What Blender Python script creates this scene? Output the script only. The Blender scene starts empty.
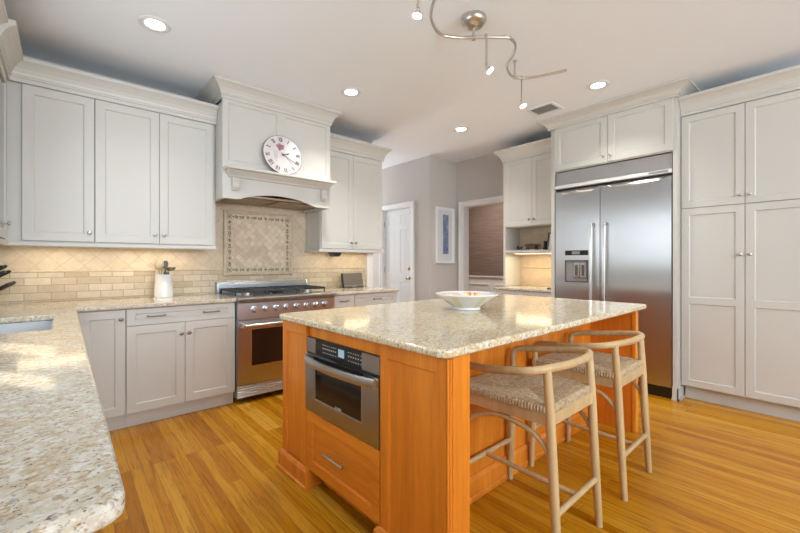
import bpy, bmesh, math, random
from mathutils import Vector, Matrix
random.seed(7)
R = math.radians
SC = bpy.context.scene
COL = SC.collection

# ------------------------------------------------------------------ camera
CAM_H = 1.2
cam_d = bpy.data.cameras.new('camera')
cam = bpy.data.objects.new('camera', cam_d)
COL.objects.link(cam)
cam_d.sensor_width = 36.0
cam_d.lens = 36.0 * 387.0 / 800.0
cam_d.shift_y = -0.005
cam_d.clip_start = 0.02
PHI = math.atan2(446, 387)                       # view heading, from +X towards +Y
cam.location = (0, 0, CAM_H)
cam.rotation_euler = (R(90), 0, PHI - R(90))
SC.camera = cam

# ------------------------------------------------------------------ world, sun, window light, exposure
w = bpy.data.worlds.new('world')
SC.world = w
w.use_nodes = True
w.node_tree.nodes['Background'].inputs[0].default_value = (0.80, 0.90, 1.0, 1)
w.node_tree.nodes['Background'].inputs[1].default_value = 1.3
SC.view_settings.view_transform = 'Standard'
SC.view_settings.look = 'None'
SC.view_settings.gamma = 1
SC.view_settings.use_curve_mapping = False
SC.view_settings.exposure = 0.24

def lamp(name, kind, loc, energy, color=(1, 1, 1), rot=(0, 0, 0), **kw):
    d = bpy.data.lights.new(name, kind)
    d.energy = energy
    d.color = color
    for k, v in kw.items():
        setattr(d, k, v)
    o = bpy.data.objects.new(name, d)
    o.location = loc
    o.rotation_euler = rot
    COL.objects.link(o)
    return o

sun_dir = Vector((0.54, -0.84, -1.0)).normalized()
sun = lamp('sun', 'SUN', (-4, 6, 6), 5.0, (1.0, 0.94, 0.84), angle=R(0.6))
sun.rotation_euler = sun_dir.to_track_quat('-Z', 'Y').to_euler()
# daylight through the two windows, then fill lamps for hall and dining room
lamp('daylight_front', 'AREA', (1.2, -3.45, 1.95), 165, (0.855, 0.93, 1.0), (R(124), 0, 0), shape='RECTANGLE', size=3.0, size_y=0.9)
lamp('daylight_sink', 'AREA', (-0.80, 1.90, 1.66), 17, (0.86, 0.94, 1.0), (R(104), 0, R(-90)), shape='RECTANGLE', size=1.9, size_y=1.1)
lamp('hall_fill', 'AREA', (3.45, 6.9, 1.6), 52, (0.93, 0.96, 1.0), (R(90), 0, R(180)), shape='RECTANGLE', size=0.8, size_y=1.8)  # unseen fill lamp brightening the hall; its end wall has no opening
lamp('dining_fill', 'AREA', (5.35, 4.2, 2.6), 30, (1.0, 0.96, 0.92), (0, 0, 0), shape='RECTANGLE', size=0.8, size_y=0.8)  # added fill without a fixture, brightens the room beyond the doorway

# ------------------------------------------------------------------ materials
def new_mat(name):
    m = bpy.data.materials.new(name)
    m.use_nodes = True
    nt = m.node_tree
    return m, nt, nt.nodes['Principled BSDF']

def plain(name, col, rough=0.5, metal=0.0, spec=0.5, emit=None, strength=0, var=0.0, vscale=6, coat=0):
    m, nt, b = new_mat(name)
    b.inputs['Base Color'].default_value = (*col, 1)
    b.inputs['Roughness'].default_value = rough
    b.inputs['Metallic'].default_value = metal
    b.inputs['Specular IOR Level'].default_value = spec
    b.inputs['Coat Weight'].default_value = coat
    if emit:
        b.inputs['Emission Color'].default_value = (*emit, 1)
        b.inputs['Emission Strength'].default_value = strength
    if var:
        tc = nt.nodes.new('ShaderNodeTexCoord')
        n = nt.nodes.new('ShaderNodeTexNoise')
        n.inputs['Scale'].default_value = vscale
        n.inputs['Detail'].default_value = 3
        nt.links.new(tc.outputs['Object'], n.inputs['Vector'])
        r = ramp(nt, n.outputs['Fac'], [(0.3, tuple(c * (1 - var) for c in col)), (0.7, tuple(min(1, c * (1 + var)) for c in col))])
        nt.links.new(r.outputs['Color'], b.inputs['Base Color'])
    return m

def ramp(nt, src, stops, interp='LINEAR'):
    r = nt.nodes.new('ShaderNodeValToRGB')
    r.color_ramp.interpolation = interp
    e = r.color_ramp.elements
    while len(e) < len(stops):
        e.new(0.5)
    for i, (p, c) in enumerate(stops):
        e[i].position = p
        e[i].color = (*c, 1) if len(c) == 3 else c
    nt.links.new(src, r.inputs['Fac'])
    return r

def node(nt, kind, **kw):
    n = nt.nodes.new(kind)
    for k, v in kw.items():
        if k in n.inputs:
            n.inputs[k].default_value = v
        else:
            setattr(n, k, v)
    return n

def mixc(nt, a, b, fac, mode='MIX'):
    n = nt.nodes.new('ShaderNodeMix')
    n.data_type = 'RGBA'
    n.blend_type = mode
    for sock, v in ((n.inputs[0], fac), (n.inputs[6], a), (n.inputs[7], b)):
        if isinstance(v, (int, float)):
            sock.default_value = v
        elif isinstance(v, tuple):
            sock.default_value = (*v, 1)
        else:
            nt.links.new(v, sock)
    return n.outputs[2]

def mapping(nt, src, scale=(1, 1, 1), rot=(0, 0, 0), loc=(0, 0, 0)):
    mp = nt.nodes.new('ShaderNodeMapping')
    mp.inputs['Scale'].default_value = scale
    mp.inputs['Rotation'].default_value = rot
    mp.inputs['Location'].default_value = loc
    nt.links.new(src, mp.inputs['Vector'])
    return mp.outputs['Vector']

def objco(nt, order='xyz'):
    tc = nt.nodes.new('ShaderNodeTexCoord')
    if order == 'xyz':
        return tc.outputs['Object']
    s = nt.nodes.new('ShaderNodeSeparateXYZ')
    c = nt.nodes.new('ShaderNodeCombineXYZ')
    nt.links.new(tc.outputs['Object'], s.inputs[0])
    for i, ch in enumerate(order):
        nt.links.new(s.outputs['xyz'.index(ch)], c.inputs[i])
    return c.outputs[0]

def wood(name, c1, c2, c3, rough=0.35, grain='z', scale=1.0, coat=0.0):
    m, nt, b = new_mat(name)
    v = objco(nt)
    st = {'z': (1, 1, 0.06), 'x': (0.06, 1, 1), 'y': (1, 0.06, 1)}[grain]
    v1 = mapping(nt, v, tuple(s * 60 * scale for s in st))
    n1 = node(nt, 'ShaderNodeTexNoise', Scale=1.0, Detail=4.0, Roughness=0.65)
    nt.links.new(v1, n1.inputs['Vector'])
    v2 = mapping(nt, v, tuple(s * 9 * scale for s in st))
    n2 = node(nt, 'ShaderNodeTexNoise', Scale=1.0, Detail=3.0, Distortion=0.6)
    nt.links.new(v2, n2.inputs['Vector'])
    a = ramp(nt, n2.outputs['Fac'], [(0.3, c1), (0.55, c2), (0.75, c3)])
    g = ramp(nt, n1.outputs['Fac'], [(0.35, (0.80, 0.77, 0.74)), (0.6, (1, 1, 1))])
    nt.links.new(mixc(nt, a.outputs['Color'], g.outputs['Color'], 0.7, 'MULTIPLY'), b.inputs['Base Color'])
    b.inputs['Roughness'].default_value = rough
    b.inputs['Coat Weight'].default_value = coat
    b.inputs['Coat Roughness'].default_value = 0.2
    return m

def granite(name, base, tan, grey, dark, rot=0.0, tanw=0.5, ww=0.8, k=1.0):
    m, nt, b = new_mat(name)
    v = mapping(nt, objco(nt), (1, 1, 1), (0, 0, rot))
    def nz(sc, st, det, dist=0.0, off=0.0):
        vv = mapping(nt, v, st, (0, 0, 0), (off, off * 1.7, off * 0.3))
        n = node(nt, 'ShaderNodeTexNoise', Scale=sc * k, Detail=det, Roughness=0.6, Distortion=dist)
        nt.links.new(vv, n.inputs['Vector'])
        return n.outputs['Fac']
    s = (0.85, 1.0, 1.0)
    c = mixc(nt, base, tan, ramp(nt, nz(13, s, 5, 0.6), [(0.40, (0, 0, 0)), (0.68, (tanw,) * 3)]).outputs['Color'])
    c = mixc(nt, c, (0.80, 0.79, 0.74), ramp(nt, nz(48, s, 4, 0.3, 8.3), [(0.48, (0, 0, 0)), (0.60, (ww,) * 3)]).outputs['Color'])
    c = mixc(nt, c, tuple(t * 0.8 for t in tan), ramp(nt, nz(75, s, 4, 0.3, 3.1), [(0.54, (0, 0, 0)), (0.63, (0.85,) * 3)]).outputs['Color'])
    c = mixc(nt, c, grey, ramp(nt, nz(95, s, 3, 0.2, 5.7), [(0.58, (0, 0, 0)), (0.66, (0.75,) * 3)]).outputs['Color'])
    c = mixc(nt, c, dark, ramp(nt, nz(90, s, 2, 0.4, 9.9), [(0.635, (0, 0, 0)), (0.68, (0.9,) * 3)]).outputs['Color'])
    nt.links.new(c, b.inputs['Base Color'])
    b.inputs['Roughness'].default_value = 0.11
    b.inputs['Specular IOR Level'].default_value = 0.6
    return m

def tile(name, order, cols, bw, bh, offset, rot, mortar=0.012, mcol=(0.55, 0.44, 0.31), loc=(0, 0, 0)):
    m, nt, b = new_mat(name)
    v = objco(nt, order)
    vv = mapping(nt, v, (1, 1, 1), (0, 0, rot), loc)
    br = node(nt, 'ShaderNodeTexBrick', offset=offset, Scale=1.0)
    br.inputs['Brick Width'].default_value = bw
    br.inputs['Row Height'].default_value = bh
    br.inputs['Mortar Size'].default_value = mortar * bh
    br.inputs['Mortar Smooth'].default_value = 0.2
    br.inputs['Bias'].default_value = 0.0
    br.inputs['Color1'].default_value = (*cols[0], 1)
    br.inputs['Color2'].default_value = (*cols[1], 1)
    br.inputs['Mortar'].default_value = (*mcol, 1)
    nt.links.new(vv, br.inputs['Vector'])
    n = node(nt, 'ShaderNodeTexNoise', Scale=22.0, Detail=5.0, Roughness=0.7)
    nt.links.new(v, n.inputs['Vector'])
    g = ramp(nt, n.outputs['Fac'], [(0.3, (0.86, 0.83, 0.79)), (0.6, (1, 1, 1))])
    nt.links.new(mixc(nt, br.outputs['Color'], g.outputs['Color'], 0.8, 'MULTIPLY'), b.inputs['Base Color'])
    bp = node(nt, 'ShaderNodeBump', Strength=0.25, Distance=0.002, invert=True)
    nt.links.new(br.outputs['Fac'], bp.inputs['Height'])
    nt.links.new(bp.outputs['Normal'], b.inputs['Normal'])
    b.inputs['Roughness'].default_value = 0.45
    return m

def floor_mat():
    m, nt, b = new_mat('oak_strip_floor')
    v = objco(nt, 'yxz')
    br = node(nt, 'ShaderNodeTexBrick', offset=0.37, offset_frequency=3, Scale=1.0)
    br.inputs['Brick Width'].default_value = 1.35
    br.inputs['Row Height'].default_value = 0.0572
    br.inputs['Mortar Size'].default_value = 0.0009
    br.inputs['Mortar Smooth'].default_value = 0.3
    br.inputs['Color1'].default_value = (0, 0, 0, 1)
    br.inputs['Color2'].default_value = (1, 1, 1, 1)
    br.inputs['Mortar'].default_value = (0.0, 0.0, 0.0, 1)
    nt.links.new(v, br.inputs['Vector'])
    base = ramp(nt, br.outputs['Color'], [(0.0, (0.40, 0.145, 0.003)), (0.3, (0.50, 0.20, 0.005)), (0.6, (0.57, 0.25, 0.009)), (0.85, (0.62, 0.295, 0.018)), (1.0, (0.68, 0.355, 0.04))])
    # grain, shifted per board
    sh = node(nt, 'ShaderNodeVectorMath', operation='MULTIPLY')
    sh.inputs[1].default_value = (3.7, 5.3, 9.1)
    nt.links.new(br.outputs['Color'], sh.inputs[0])
    ad = node(nt, 'ShaderNodeVectorMath', operation='ADD')
    nt.links.new(v, ad.inputs[0])
    nt.links.new(sh.outputs[0], ad.inputs[1])
    n1 = node(nt, 'ShaderNodeTexNoise', Scale=1.0, Detail=5.0, Roughness=0.65, Distortion=0.8)
    nt.links.new(mapping(nt, ad.outputs[0], (3.0, 42, 1)), n1.inputs['Vector'])
    g1 = ramp(nt, n1.outputs['Fac'], [(0.30, (0.50, 0.38, 0.26)), (0.52, (1, 1, 1)), (0.75, (1.0, 1.0, 1.0))])
    n2 = node(nt, 'ShaderNodeTexNoise', Scale=1.0, Detail=2.0)
    nt.links.new(mapping(nt, ad.outputs[0], (9.0, 230, 1)), n2.inputs['Vector'])
    g2 = ramp(nt, n2.outputs['Fac'], [(0.36, (0.72, 0.66, 0.58)), (0.5, (1, 1, 1))])
    c = mixc(nt, base.outputs['Color'], g1.outputs['Color'], 0.75, 'MULTIPLY')
    c = mixc(nt, c, g2.outputs['Color'], 0.5, 'MULTIPLY')
    c = mixc(nt, c, (0.14, 0.06, 0.02), br.outputs['Fac'])
    nt.links.new(c, b.inputs['Base Color'])
    b.inputs['Roughness'].default_value = 0.26
    b.inputs['Specular IOR Level'].default_value = 0.22
    return m

def steel(name, col=(0.60, 0.59, 0.57), rough=0.24, axis='y', aniso=0.0):
    m, nt, b = new_mat(name)
    b.inputs['Base Color'].default_value = (*col, 1)
    b.inputs['Metallic'].default_value = 1.0
    if aniso:
        b.inputs['Anisotropic'].default_value = aniso
        b.inputs['Anisotropic Rotation'].default_value = 0.0
        tg = nt.nodes.new('ShaderNodeTangent'); tg.direction_type = 'RADIAL'; tg.axis = 'Z'
        nt.links.new(tg.outputs[0], b.inputs['Tangent'])
    v = objco(nt)
    st = {'y': (300, 2, 300), 'x': (2, 300, 300), 'z': (300, 300, 2)}[axis]
    n = node(nt, 'ShaderNodeTexNoise', Scale=1.0, Detail=2.0)
    nt.links.new(mapping(nt, v, st), n.inputs['Vector'])
    r = ramp(nt, n.outputs['Fac'], [(0.3, (rough - 0.012,) * 3), (0.7, (rough + 0.012,) * 3)])
    nt.links.new(r.outputs['Color'], b.inputs['Roughness'])
    return m

def wicker():
    m, nt, b = new_mat('woven_rush')
    v = objco(nt)
    n = node(nt, 'ShaderNodeTexNoise', Scale=1.0, Detail=3.0, Roughness=0.7)
    nt.links.new(mapping(nt, v, (60, 60, 60)), n.inputs['Vector'])
    r = ramp(nt, n.outputs['Fac'], [(0.25, (0.30, 0.19, 0.11)), (0.5, (0.50, 0.37, 0.22)), (0.75, (0.70, 0.56, 0.37))])
    nt.links.new(r.outputs['Color'], b.inputs['Base Color'])
    b.inputs['Roughness'].default_value = 0.75
    return m

def grasscloth():
    m, nt, b = new_mat('brown_grasscloth')
    v = objco(nt)
    n = node(nt, 'ShaderNodeTexNoise', Scale=1.0, Detail=4.0, Roughness=0.7)
    nt.links.new(mapping(nt, v, (1, 3, 90)), n.inputs['Vector'])
    r = ramp(nt, n.outputs['Fac'], [(0.3, (0.14, 0.088, 0.066)), (0.5, (0.20, 0.135, 0.105)), (0.7, (0.26, 0.185, 0.15))])
    nt.links.new(r.outputs['Color'], b.inputs['Base Color'])
    b.inputs['Roughness'].default_value = 0.7
    return m

def painting():
    m, nt, b = new_mat('blue_watercolour')
    v = objco(nt)
    n = node(nt, 'ShaderNodeTexNoise', Scale=1.0, Detail=5.0, Roughness=0.75, Distortion=1.0)
    nt.links.new(mapping(nt, v, (16, 16, 5)), n.inputs['Vector'])
    r = ramp(nt, n.outputs['Fac'], [(0.25, (0.05, 0.08, 0.17)), (0.45, (0.14, 0.19, 0.31)), (0.60, (0.30, 0.36, 0.47)), (0.78, (0.72, 0.75, 0.78))])
    nt.links.new(r.outputs['Color'], b.inputs['Base Color'])
    b.inputs['Roughness'].default_value = 0.5
    return m

def bowl_paint():
    m, nt, b = new_mat('bowl_painted_glaze')
    v = objco(nt)
    n = node(nt, 'ShaderNodeTexNoise', Scale=7.0, Detail=1.0, Distortion=0.5)
    nt.links.new(v, n.inputs['Vector'])
    r = ramp(nt, n.outputs['Fac'], [(0.0, (0.75, 0.60, 0.54)), (0.40, (0.78, 0.28, 0.10)), (0.46, (0.82, 0.60, 0.12)), (0.52, (0.80, 0.74, 0.68)), (0.66, (0.74, 0.50, 0.44)), (0.75, (0.8, 0.78, 0.74))], 'CONSTANT')
    nt.links.new(r.outputs['Color'], b.inputs['Base Color'])
    b.inputs['Roughness'].default_value = 0.15
    return m

CABW = (0.595, 0.582, 0.540)
M = dict(
    cab=plain('cream_white_cabinet_paint', CABW, 0.38),
    ceil=plain('ceiling_paint', (0.87, 0.92, 0.985), 0.85),
    wall=plain('greige_wall_paint', (0.54, 0.515, 0.485), 0.8),
    trim=plain('white_trim_paint', (0.78, 0.79, 0.79), 0.4),
    door=plain('white_door_paint', (0.72, 0.75, 0.77), 0.4),
    floor=floor_mat(),
    granite=granite('granite_island', (0.76, 0.65, 0.42), (0.62, 0.42, 0.18), (0.30, 0.28, 0.24), (0.10, 0.065, 0.04), rot=0.2, tanw=0.8, k=1.1),
    granite2=granite('granite_perimeter', (0.60, 0.55, 0.45), (0.48, 0.33, 0.16), (0.30, 0.29, 0.28), (0.10, 0.07, 0.045), rot=-0.25, tanw=0.7, ww=0.55, k=1.35),
    island=wood('honey_maple_vertical', (0.64, 0.185, 0.016), (0.78, 0.25, 0.022), (0.86, 0.31, 0.034), 0.30, 'z'),
    islandh=wood('honey_maple_horizontal', (0.64, 0.185, 0.016), (0.78, 0.25, 0.022), (0.86, 0.31, 0.034), 0.30, 'y'),
    stool=wood('pale_ash', (0.54, 0.37, 0.18), (0.62, 0.44, 0.23), (0.68, 0.50, 0.28), 0.42, 'z', 0.7),
    rush=wicker(),
    steel=steel('brushed_steel', (0.50, 0.50, 0.50), 0.29, 'y', 0.97),
    basin=plain('satin_basin_steel', (0.52, 0.53, 0.54), 0.5, 0.7),
    steelx=steel('brushed_steel_range', (0.46, 0.49, 0.52), 0.30, 'x'),
    handle=plain('satin_nickel', (0.56, 0.55, 0.53), 0.28, 1.0),
    pewter=plain('dark_pewter', (0.33, 0.30, 0.26), 0.32, 1.0),
    brass=plain('aged_brass', (0.55, 0.43, 0.24), 0.3, 1.0),
    nickel=plain('brushed_nickel', (0.58, 0.54, 0.49), 0.28, 1.0),
    chrome=plain('polished_chrome', (0.8, 0.8, 0.8), 0.08, 1.0),
    black=plain('black_enamel', (0.012, 0.012, 0.013), 0.3),
    iron=plain('cast_iron', (0.02, 0.02, 0.02), 0.55),
    glass=plain('dark_oven_glass', (0.012, 0.010, 0.010), 0.06, spec=0.6),
    dgrey=plain('dark_grey_plastic', (0.10, 0.095, 0.09), 0.45),
    mgrey=plain('mid_grey_plastic', (0.27, 0.27, 0.275), 0.4),
    cavity=plain('dark_cavity', (0.02, 0.02, 0.02), 0.8),
    white=plain('white_ceramic', (0.80, 0.80, 0.79), 0.18),
    bulb=plain('lamp_lens', (1, 1, 1), 0.4, emit=(1.0, 0.97, 0.92), strength=14),
    strip=plain('undercabinet_lens', (1, 1, 1), 0.4, emit=(1.0, 0.80, 0.50), strength=5),
    brick=tile('travertine_subway', 'xzy', ((0.50, 0.405, 0.275), (0.68, 0.60, 0.465)), 0.15, 0.0565, 0.5, 0, 0.05, mcol=(0.40, 0.31, 0.20), loc=(0, -0.011, 0)),
    diag=tile('travertine_diamond', 'xzy', ((0.61, 0.505, 0.36), (0.69, 0.595, 0.45)), 0.102, 0.102, 0.0, R(45), 0.025, loc=(0.03, 0.0, 0)),
    smalld=tile('travertine_small_diamond', 'xzy', ((0.58, 0.46, 0.31), (0.74, 0.65, 0.50)), 0.050, 0.050, 0.0, R(45), 0.04),
    nicheb=tile('niche_tile', 'yzx', ((0.66, 0.54, 0.40), (0.72, 0.61, 0.46)), 0.30, 0.15, 0.5, 0, 0.014, loc=(0, -0.05, 0)),
    stone=plain('travertine_moulding', (0.60, 0.50, 0.35), 0.4, var=0.12, vscale=20),
    mosaic=plain('mosaic_ground', (0.60, 0.50, 0.35), 0.45, var=0.2, vscale=60),
    chip=plain('dark_mosaic_chip', (0.22, 0.18, 0.125), 0.4, var=0.4, vscale=50),
    grass=grasscloth(),
    paint=painting(),
    mat=plain('picture_mat', (0.66, 0.68, 0.70), 0.6),
    clockf=plain('clock_face', (0.72, 0.66, 0.65), 0.22, var=0.06, vscale=9),
    clockn=plain('clock_numeral', (0.10, 0.08, 0.085), 0.5),
    rose=plain('rose_print', (0.42, 0.20, 0.22), 0.5, var=0.3, vscale=60),
    script=plain('script_print', (0.38, 0.35, 0.34), 0.5),
    bowlin=bowl_paint(),
    olive=plain('olive_stripe', (0.72, 0.70, 0.46), 0.2),
    knifew=plain('knife_block_wood', (0.30, 0.14, 0.05), 0.4, var=0.2, vscale=15),
    beech=plain('grey_beech_utensil', (0.40, 0.33, 0.24), 0.6, var=0.1),
    brownc=plain('carved_brown_wood', (0.14, 0.065, 0.035), 0.4, var=0.3, vscale=30),
    display=plain('blue_display', (0.02, 0.02, 0.03), 0.2, emit=(0.5, 0.7, 0.8), strength=0.5),
    print_=plain('white_print', (0.62, 0.62, 0.62), 0.5),
    paper=plain('pale_paper', (0.70, 0.68, 0.66), 0.6),
    tan=plain('liner_brown_reflection', (0.34, 0.24, 0.16), 0.35, 1.0),  # brown reflections of the steel liner are put into this colour
    screen=plain('grey_tablet_face', (0.17, 0.15, 0.13), 0.35),
)

def winglass():
    m, nt, b = new_mat('clear_window_glass')
    nt.nodes.remove(b)
    o = nt.nodes['Material Output']
    t = nt.nodes.new('ShaderNodeBsdfTransparent')
    g = nt.nodes.new('ShaderNodeBsdfGlossy')
    g.inputs['Roughness'].default_value = 0.02
    mx = nt.nodes.new('ShaderNodeMixShader')
    mx.inputs[0].default_value = 0.08
    nt.links.new(t.outputs[0], mx.inputs[1])
    nt.links.new(g.outputs[0], mx.inputs[2])
    nt.links.new(mx.outputs[0], o.inputs[0])
    return m
M['pane'] = winglass()

# ------------------------------------------------------------------ object helpers
WORLD = {}
def wm(o):
    return WORLD.get(o.name, Matrix.Identity(4))

def tag(o, label=None, cat=None, group=None, kind=None):
    if label: o['label'] = label
    if cat: o['category'] = cat
    if group: o['group'] = group
    if kind: o['kind'] = kind
    return o

def thing(name, label, cat, loc=(0, 0, 0), rz=0.0, group=None, kind=None):
    o = bpy.data.objects.new(name, None)
    o.empty_display_size = 0.05
    o.location = loc
    o.rotation_euler = (0, 0, rz)
    COL.objects.link(o)
    WORLD[o.name] = Matrix.Translation(loc) @ Matrix.Rotation(rz, 4, 'Z')
    return tag(o, label, cat, group, kind)

def children(o):
    return [c for c in COL.objects if c.parent == o]

def copy_tree(o, parent=None):
    c = o.copy()
    COL.objects.link(c)
    if parent: c.parent = parent
    for ch in children(o):
        copy_tree(ch, c)
    return c

class MB:
    """collects shapes; build() links them as one mesh object"""
    def __init__(self, T=None):
        self.bm = bmesh.new()
        self.T = T                                   # (a, n, z) -> world, or None
        self.X = None
        self.cur = 0
    def _p(self, p):
        p = self.T(*p) if self.T else Vector(p)
        return self.X @ Vector(p) if self.X else Vector(p)
    def verts(self, ps):
        return [self.bm.verts.new(self._p(p)) for p in ps]
    def face(self, vs):
        try:
            f = self.bm.faces.new(vs)
            f.material_index = self.cur
            return f
        except ValueError:
            return None
    def quad(self, *ps):
        return self.face(self.verts(ps))
    def box(self, x0, y0, z0, x1, y1, z1, b=0.0, seg=1):
        v = self.verts([(x0, y0, z0), (x1, y0, z0), (x1, y1, z0), (x0, y1, z0), (x0, y0, z1), (x1, y0, z1), (x1, y1, z1), (x0, y1, z1)])
        fs = [self.face([v[i] for i in f]) for f in ((3, 2, 1, 0), (4, 5, 6, 7), (0, 1, 5, 4), (1, 2, 6, 5), (2, 3, 7, 6), (3, 0, 4, 7))]
        if b > 0:
            es = list({e for f in fs for e in f.edges})
            bmesh.ops.recalc_face_normals(self.bm, faces=fs)
            bmesh.ops.bevel(self.bm, geom=es, offset=b, segments=seg, profile=0.6, affect='EDGES')
        return self
    def prism(self, poly, axis, lo, hi):
        """poly of 2-D points; axis 'x','y','z' is the extrusion; the two others in cyclic-free order"""
        def P(u, v, t):
            return {'x': (t, u, v), 'y': (u, t, v), 'z': (u, v, t)}[axis]
        a = self.verts([P(u, v, lo) for u, v in poly])
        b = self.verts([P(u, v, hi) for u, v in poly])
        n = len(poly)
        self.face(a[::-1]); self.face(b)
        for i in range(n):
            self.face([a[i], a[(i + 1) % n], b[(i + 1) % n], b[i]])
        return self
    def tube(self, pts, r, seg=10, closed=False, flat=None):
        pts = [Vector(p) for p in pts]
        n = len(pts)
        rs = r if isinstance(r, (list, tuple)) else [r] * n
        tang = []
        for i in range(n):
            if closed:
                t = pts[(i + 1) % n] - pts[i - 1]
            else:
                t = pts[min(i + 1, n - 1)] - pts[max(i - 1, 0)]
            tang.append(t.normalized())
        up = Vector((0, 0, 1)) if abs(tang[0].z) < 0.95 else Vector((1, 0, 0))
        u = (up - tang[0] * up.dot(tang[0])).normalized()
        rings = []
        for i in range(n):
            u = (u - tang[i] * u.dot(tang[i]))
            u = u.normalized() if u.length > 1e-6 else Vector((1, 0, 0))
            v = tang[i].cross(u)
            fl = flat or 1.0
            rings.append(self.verts([tuple(pts[i] + u * (rs[i] * fl * math.cos(2 * math.pi * k / seg)) + v * (rs[i] * math.sin(2 * math.pi * k / seg))) for k in range(seg)]))
        m = n if closed else n - 1
        for i in range(m):
            a, b = rings[i], rings[(i + 1) % n]
            for k in range(seg):
                self.face([a[k], a[(k + 1) % seg], b[(k + 1) % seg], b[k]])
        if not closed:
            self.face(rings[0][::-1]); self.face(rings[-1])
        return self
    def cyl(self, p0, p1, r0, r1=None, seg=20):
        return self.tube([p0, p1], [r0, r1 if r1 is not None else r0], seg)
    def lathe(self, prof, c=(0, 0, 0), seg=32, axis='z', caps=True):
        rings = []
        for r, h in prof:
            ring = []
            for k in range(seg):
                a = 2 * math.pi * k / seg
                if axis == 'z': p = (c[0] + r * math.cos(a), c[1] + r * math.sin(a), c[2] + h)
                elif axis == 'y': p = (c[0] + r * math.cos(a), c[1] + h, c[2] + r * math.sin(a))
                else: p = (c[0] + h, c[1] + r * math.cos(a), c[2] + r * math.sin(a))
                ring.append(p)
            rings.append(self.verts(ring))
        for i in range(len(rings) - 1):
            a, b = rings[i], rings[i + 1]
            for k in range(seg):
                self.face([a[k], a[(k + 1) % seg], b[(k + 1) % seg], b[k]])
        if caps:
            self.face(rings[0][::-1]); self.face(rings[-1])
        return self
    def sphere(self, c, r, sx=1, sy=1, sz=1, seg=14):
        prof = [(max(1e-4, math.sin(math.pi * i / 8)) * r, -math.cos(math.pi * i / 8) * r) for i in range(9)]
        rings = []
        for pr, h in prof:
            rings.append(self.verts([(c[0] + sx * pr * math.cos(2 * math.pi * k / seg), c[1] + sy * pr * math.sin(2 * math.pi * k / seg), c[2] + sz * h) for k in range(seg)]))
        for i in range(8):
            for k in range(seg):
                self.face([rings[i][k], rings[i][(k + 1) % seg], rings[i + 1][(k + 1) % seg], rings[i + 1][k]])
        self.face(rings[0][::-1]); self.face(rings[-1])
        return self
    def sweep(self, path, prof, closed_prof=True):
        """path: 2-D plan points; prof: (out, z); 'out' is to the right of travel"""
        n = len(path)
        P = [Vector(p) for p in path]
        rings = []
        for i in range(n):
            d0 = (P[i] - P[i - 1]).normalized() if i > 0 else None
            d1 = (P[i + 1] - P[i]).normalized() if i < n - 1 else None
            if d0 is None: d0 = d1
            if d1 is None: d1 = d0
            n0 = Vector((d0.y, -d0.x)); n1 = Vector((d1.y, -d1.x))
            mt = (n0 + n1).normalized()
            mt = mt / max(0.2, mt.dot(n0))
            rings.append(self.verts([(P[i].x + mt.x * o, P[i].y + mt.y * o, z) for o, z in prof]))
        k = len(prof)
        for i in range(n - 1):
            for j in range(k if closed_prof else k - 1):
                self.face([rings[i][j], rings[i][(j + 1) % k], rings[i + 1][(j + 1) % k], rings[i + 1][j]])
        self.face(rings[0][::-1]); self.face(rings[-1])
        return self
    def shaker(self, a0, a1, z0, z1, n0=0.001, t=0.02, st=0.058, rail=None, rec=0.009, mids=(), bead=0.007, c=0.0015):
        """recessed-panel door or drawer front in the (a, n, z) frame; n points outward"""
        rail = rail or st
        n1 = n0 + t
        # slab sides and back
        o = [(a0, z0), (a1, z0), (a1, z1), (a0, z1)]
        oc = [(a0 + c, z0 + c), (a1 - c, z0 + c), (a1 - c, z1 - c), (a0 + c, z1 - c)]
        back = self.verts([(a, n0, z) for a, z in o])
        side = self.verts([(a, n1 - c, z) for a, z in o])
        self.face(back[::-1])
        for i in range(4):
            self.face([back[i], back[(i + 1) % 4], side[(i + 1) % 4], side[i]])
        fr = self.verts([(a, n1, z) for a, z in oc])
        for i in range(4):
            self.face([side[i], side[(i + 1) % 4], fr[(i + 1) % 4], fr[i]])
        ia0, ia1 = a0 + st, a1 - st
        zs = [z0 + rail]
        for mz in mids:
            zs += [mz - rail / 2, mz + rail / 2]
        zs.append(z1 - rail)
        op = [(zs[i], zs[i + 1]) for i in range(0, len(zs), 2)]
        q = lambda pts: self.quad(*[(a, n1, z) for a, z in pts])
        q([(a0 + c, z0 + c), (ia0, z0 + c), (ia0, z1 - c), (a0 + c, z1 - c)])
        q([(ia1, z0 + c), (a1 - c, z0 + c), (a1 - c, z1 - c), (ia1, z1 - c)])
        edges = [z0 + c] + zs + [z1 - c]
        for i in range(0, len(edges), 2):
            q([(ia0, edges[i]), (ia1, edges[i]), (ia1, edges[i + 1]), (ia0, edges[i + 1])])
        for b0, b1 in op:
            l0 = [(ia0, b0), (ia1, b0), (ia1, b1), (ia0, b1)]
            k = bead
            lm = [(ia0 + 0.0005, b0 + 0.0005), (ia1 - 0.0005, b0 + 0.0005), (ia1 - 0.0005, b1 - 0.0005), (ia0 + 0.0005, b1 - 0.0005)]
            l1 = [(ia0 + k, b0 + k), (ia1 - k, b0 + k), (ia1 - k, b1 - k), (ia0 + k, b1 - k)]
            v0 = self.verts([(a, n1, z) for a, z in l0])
            vm = self.verts([(a, n1 - rec * 0.45, z) for a, z in lm])
            v1 = self.verts([(a, n1 - rec, z) for a, z in l1])
            for i in range(4):
                self.face([v0[i], v0[(i + 1) % 4], vm[(i + 1) % 4], vm[i]])
                self.face([vm[i], vm[(i + 1) % 4], v1[(i + 1) % 4], v1[i]])
            self.face(v1)
        return self
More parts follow.
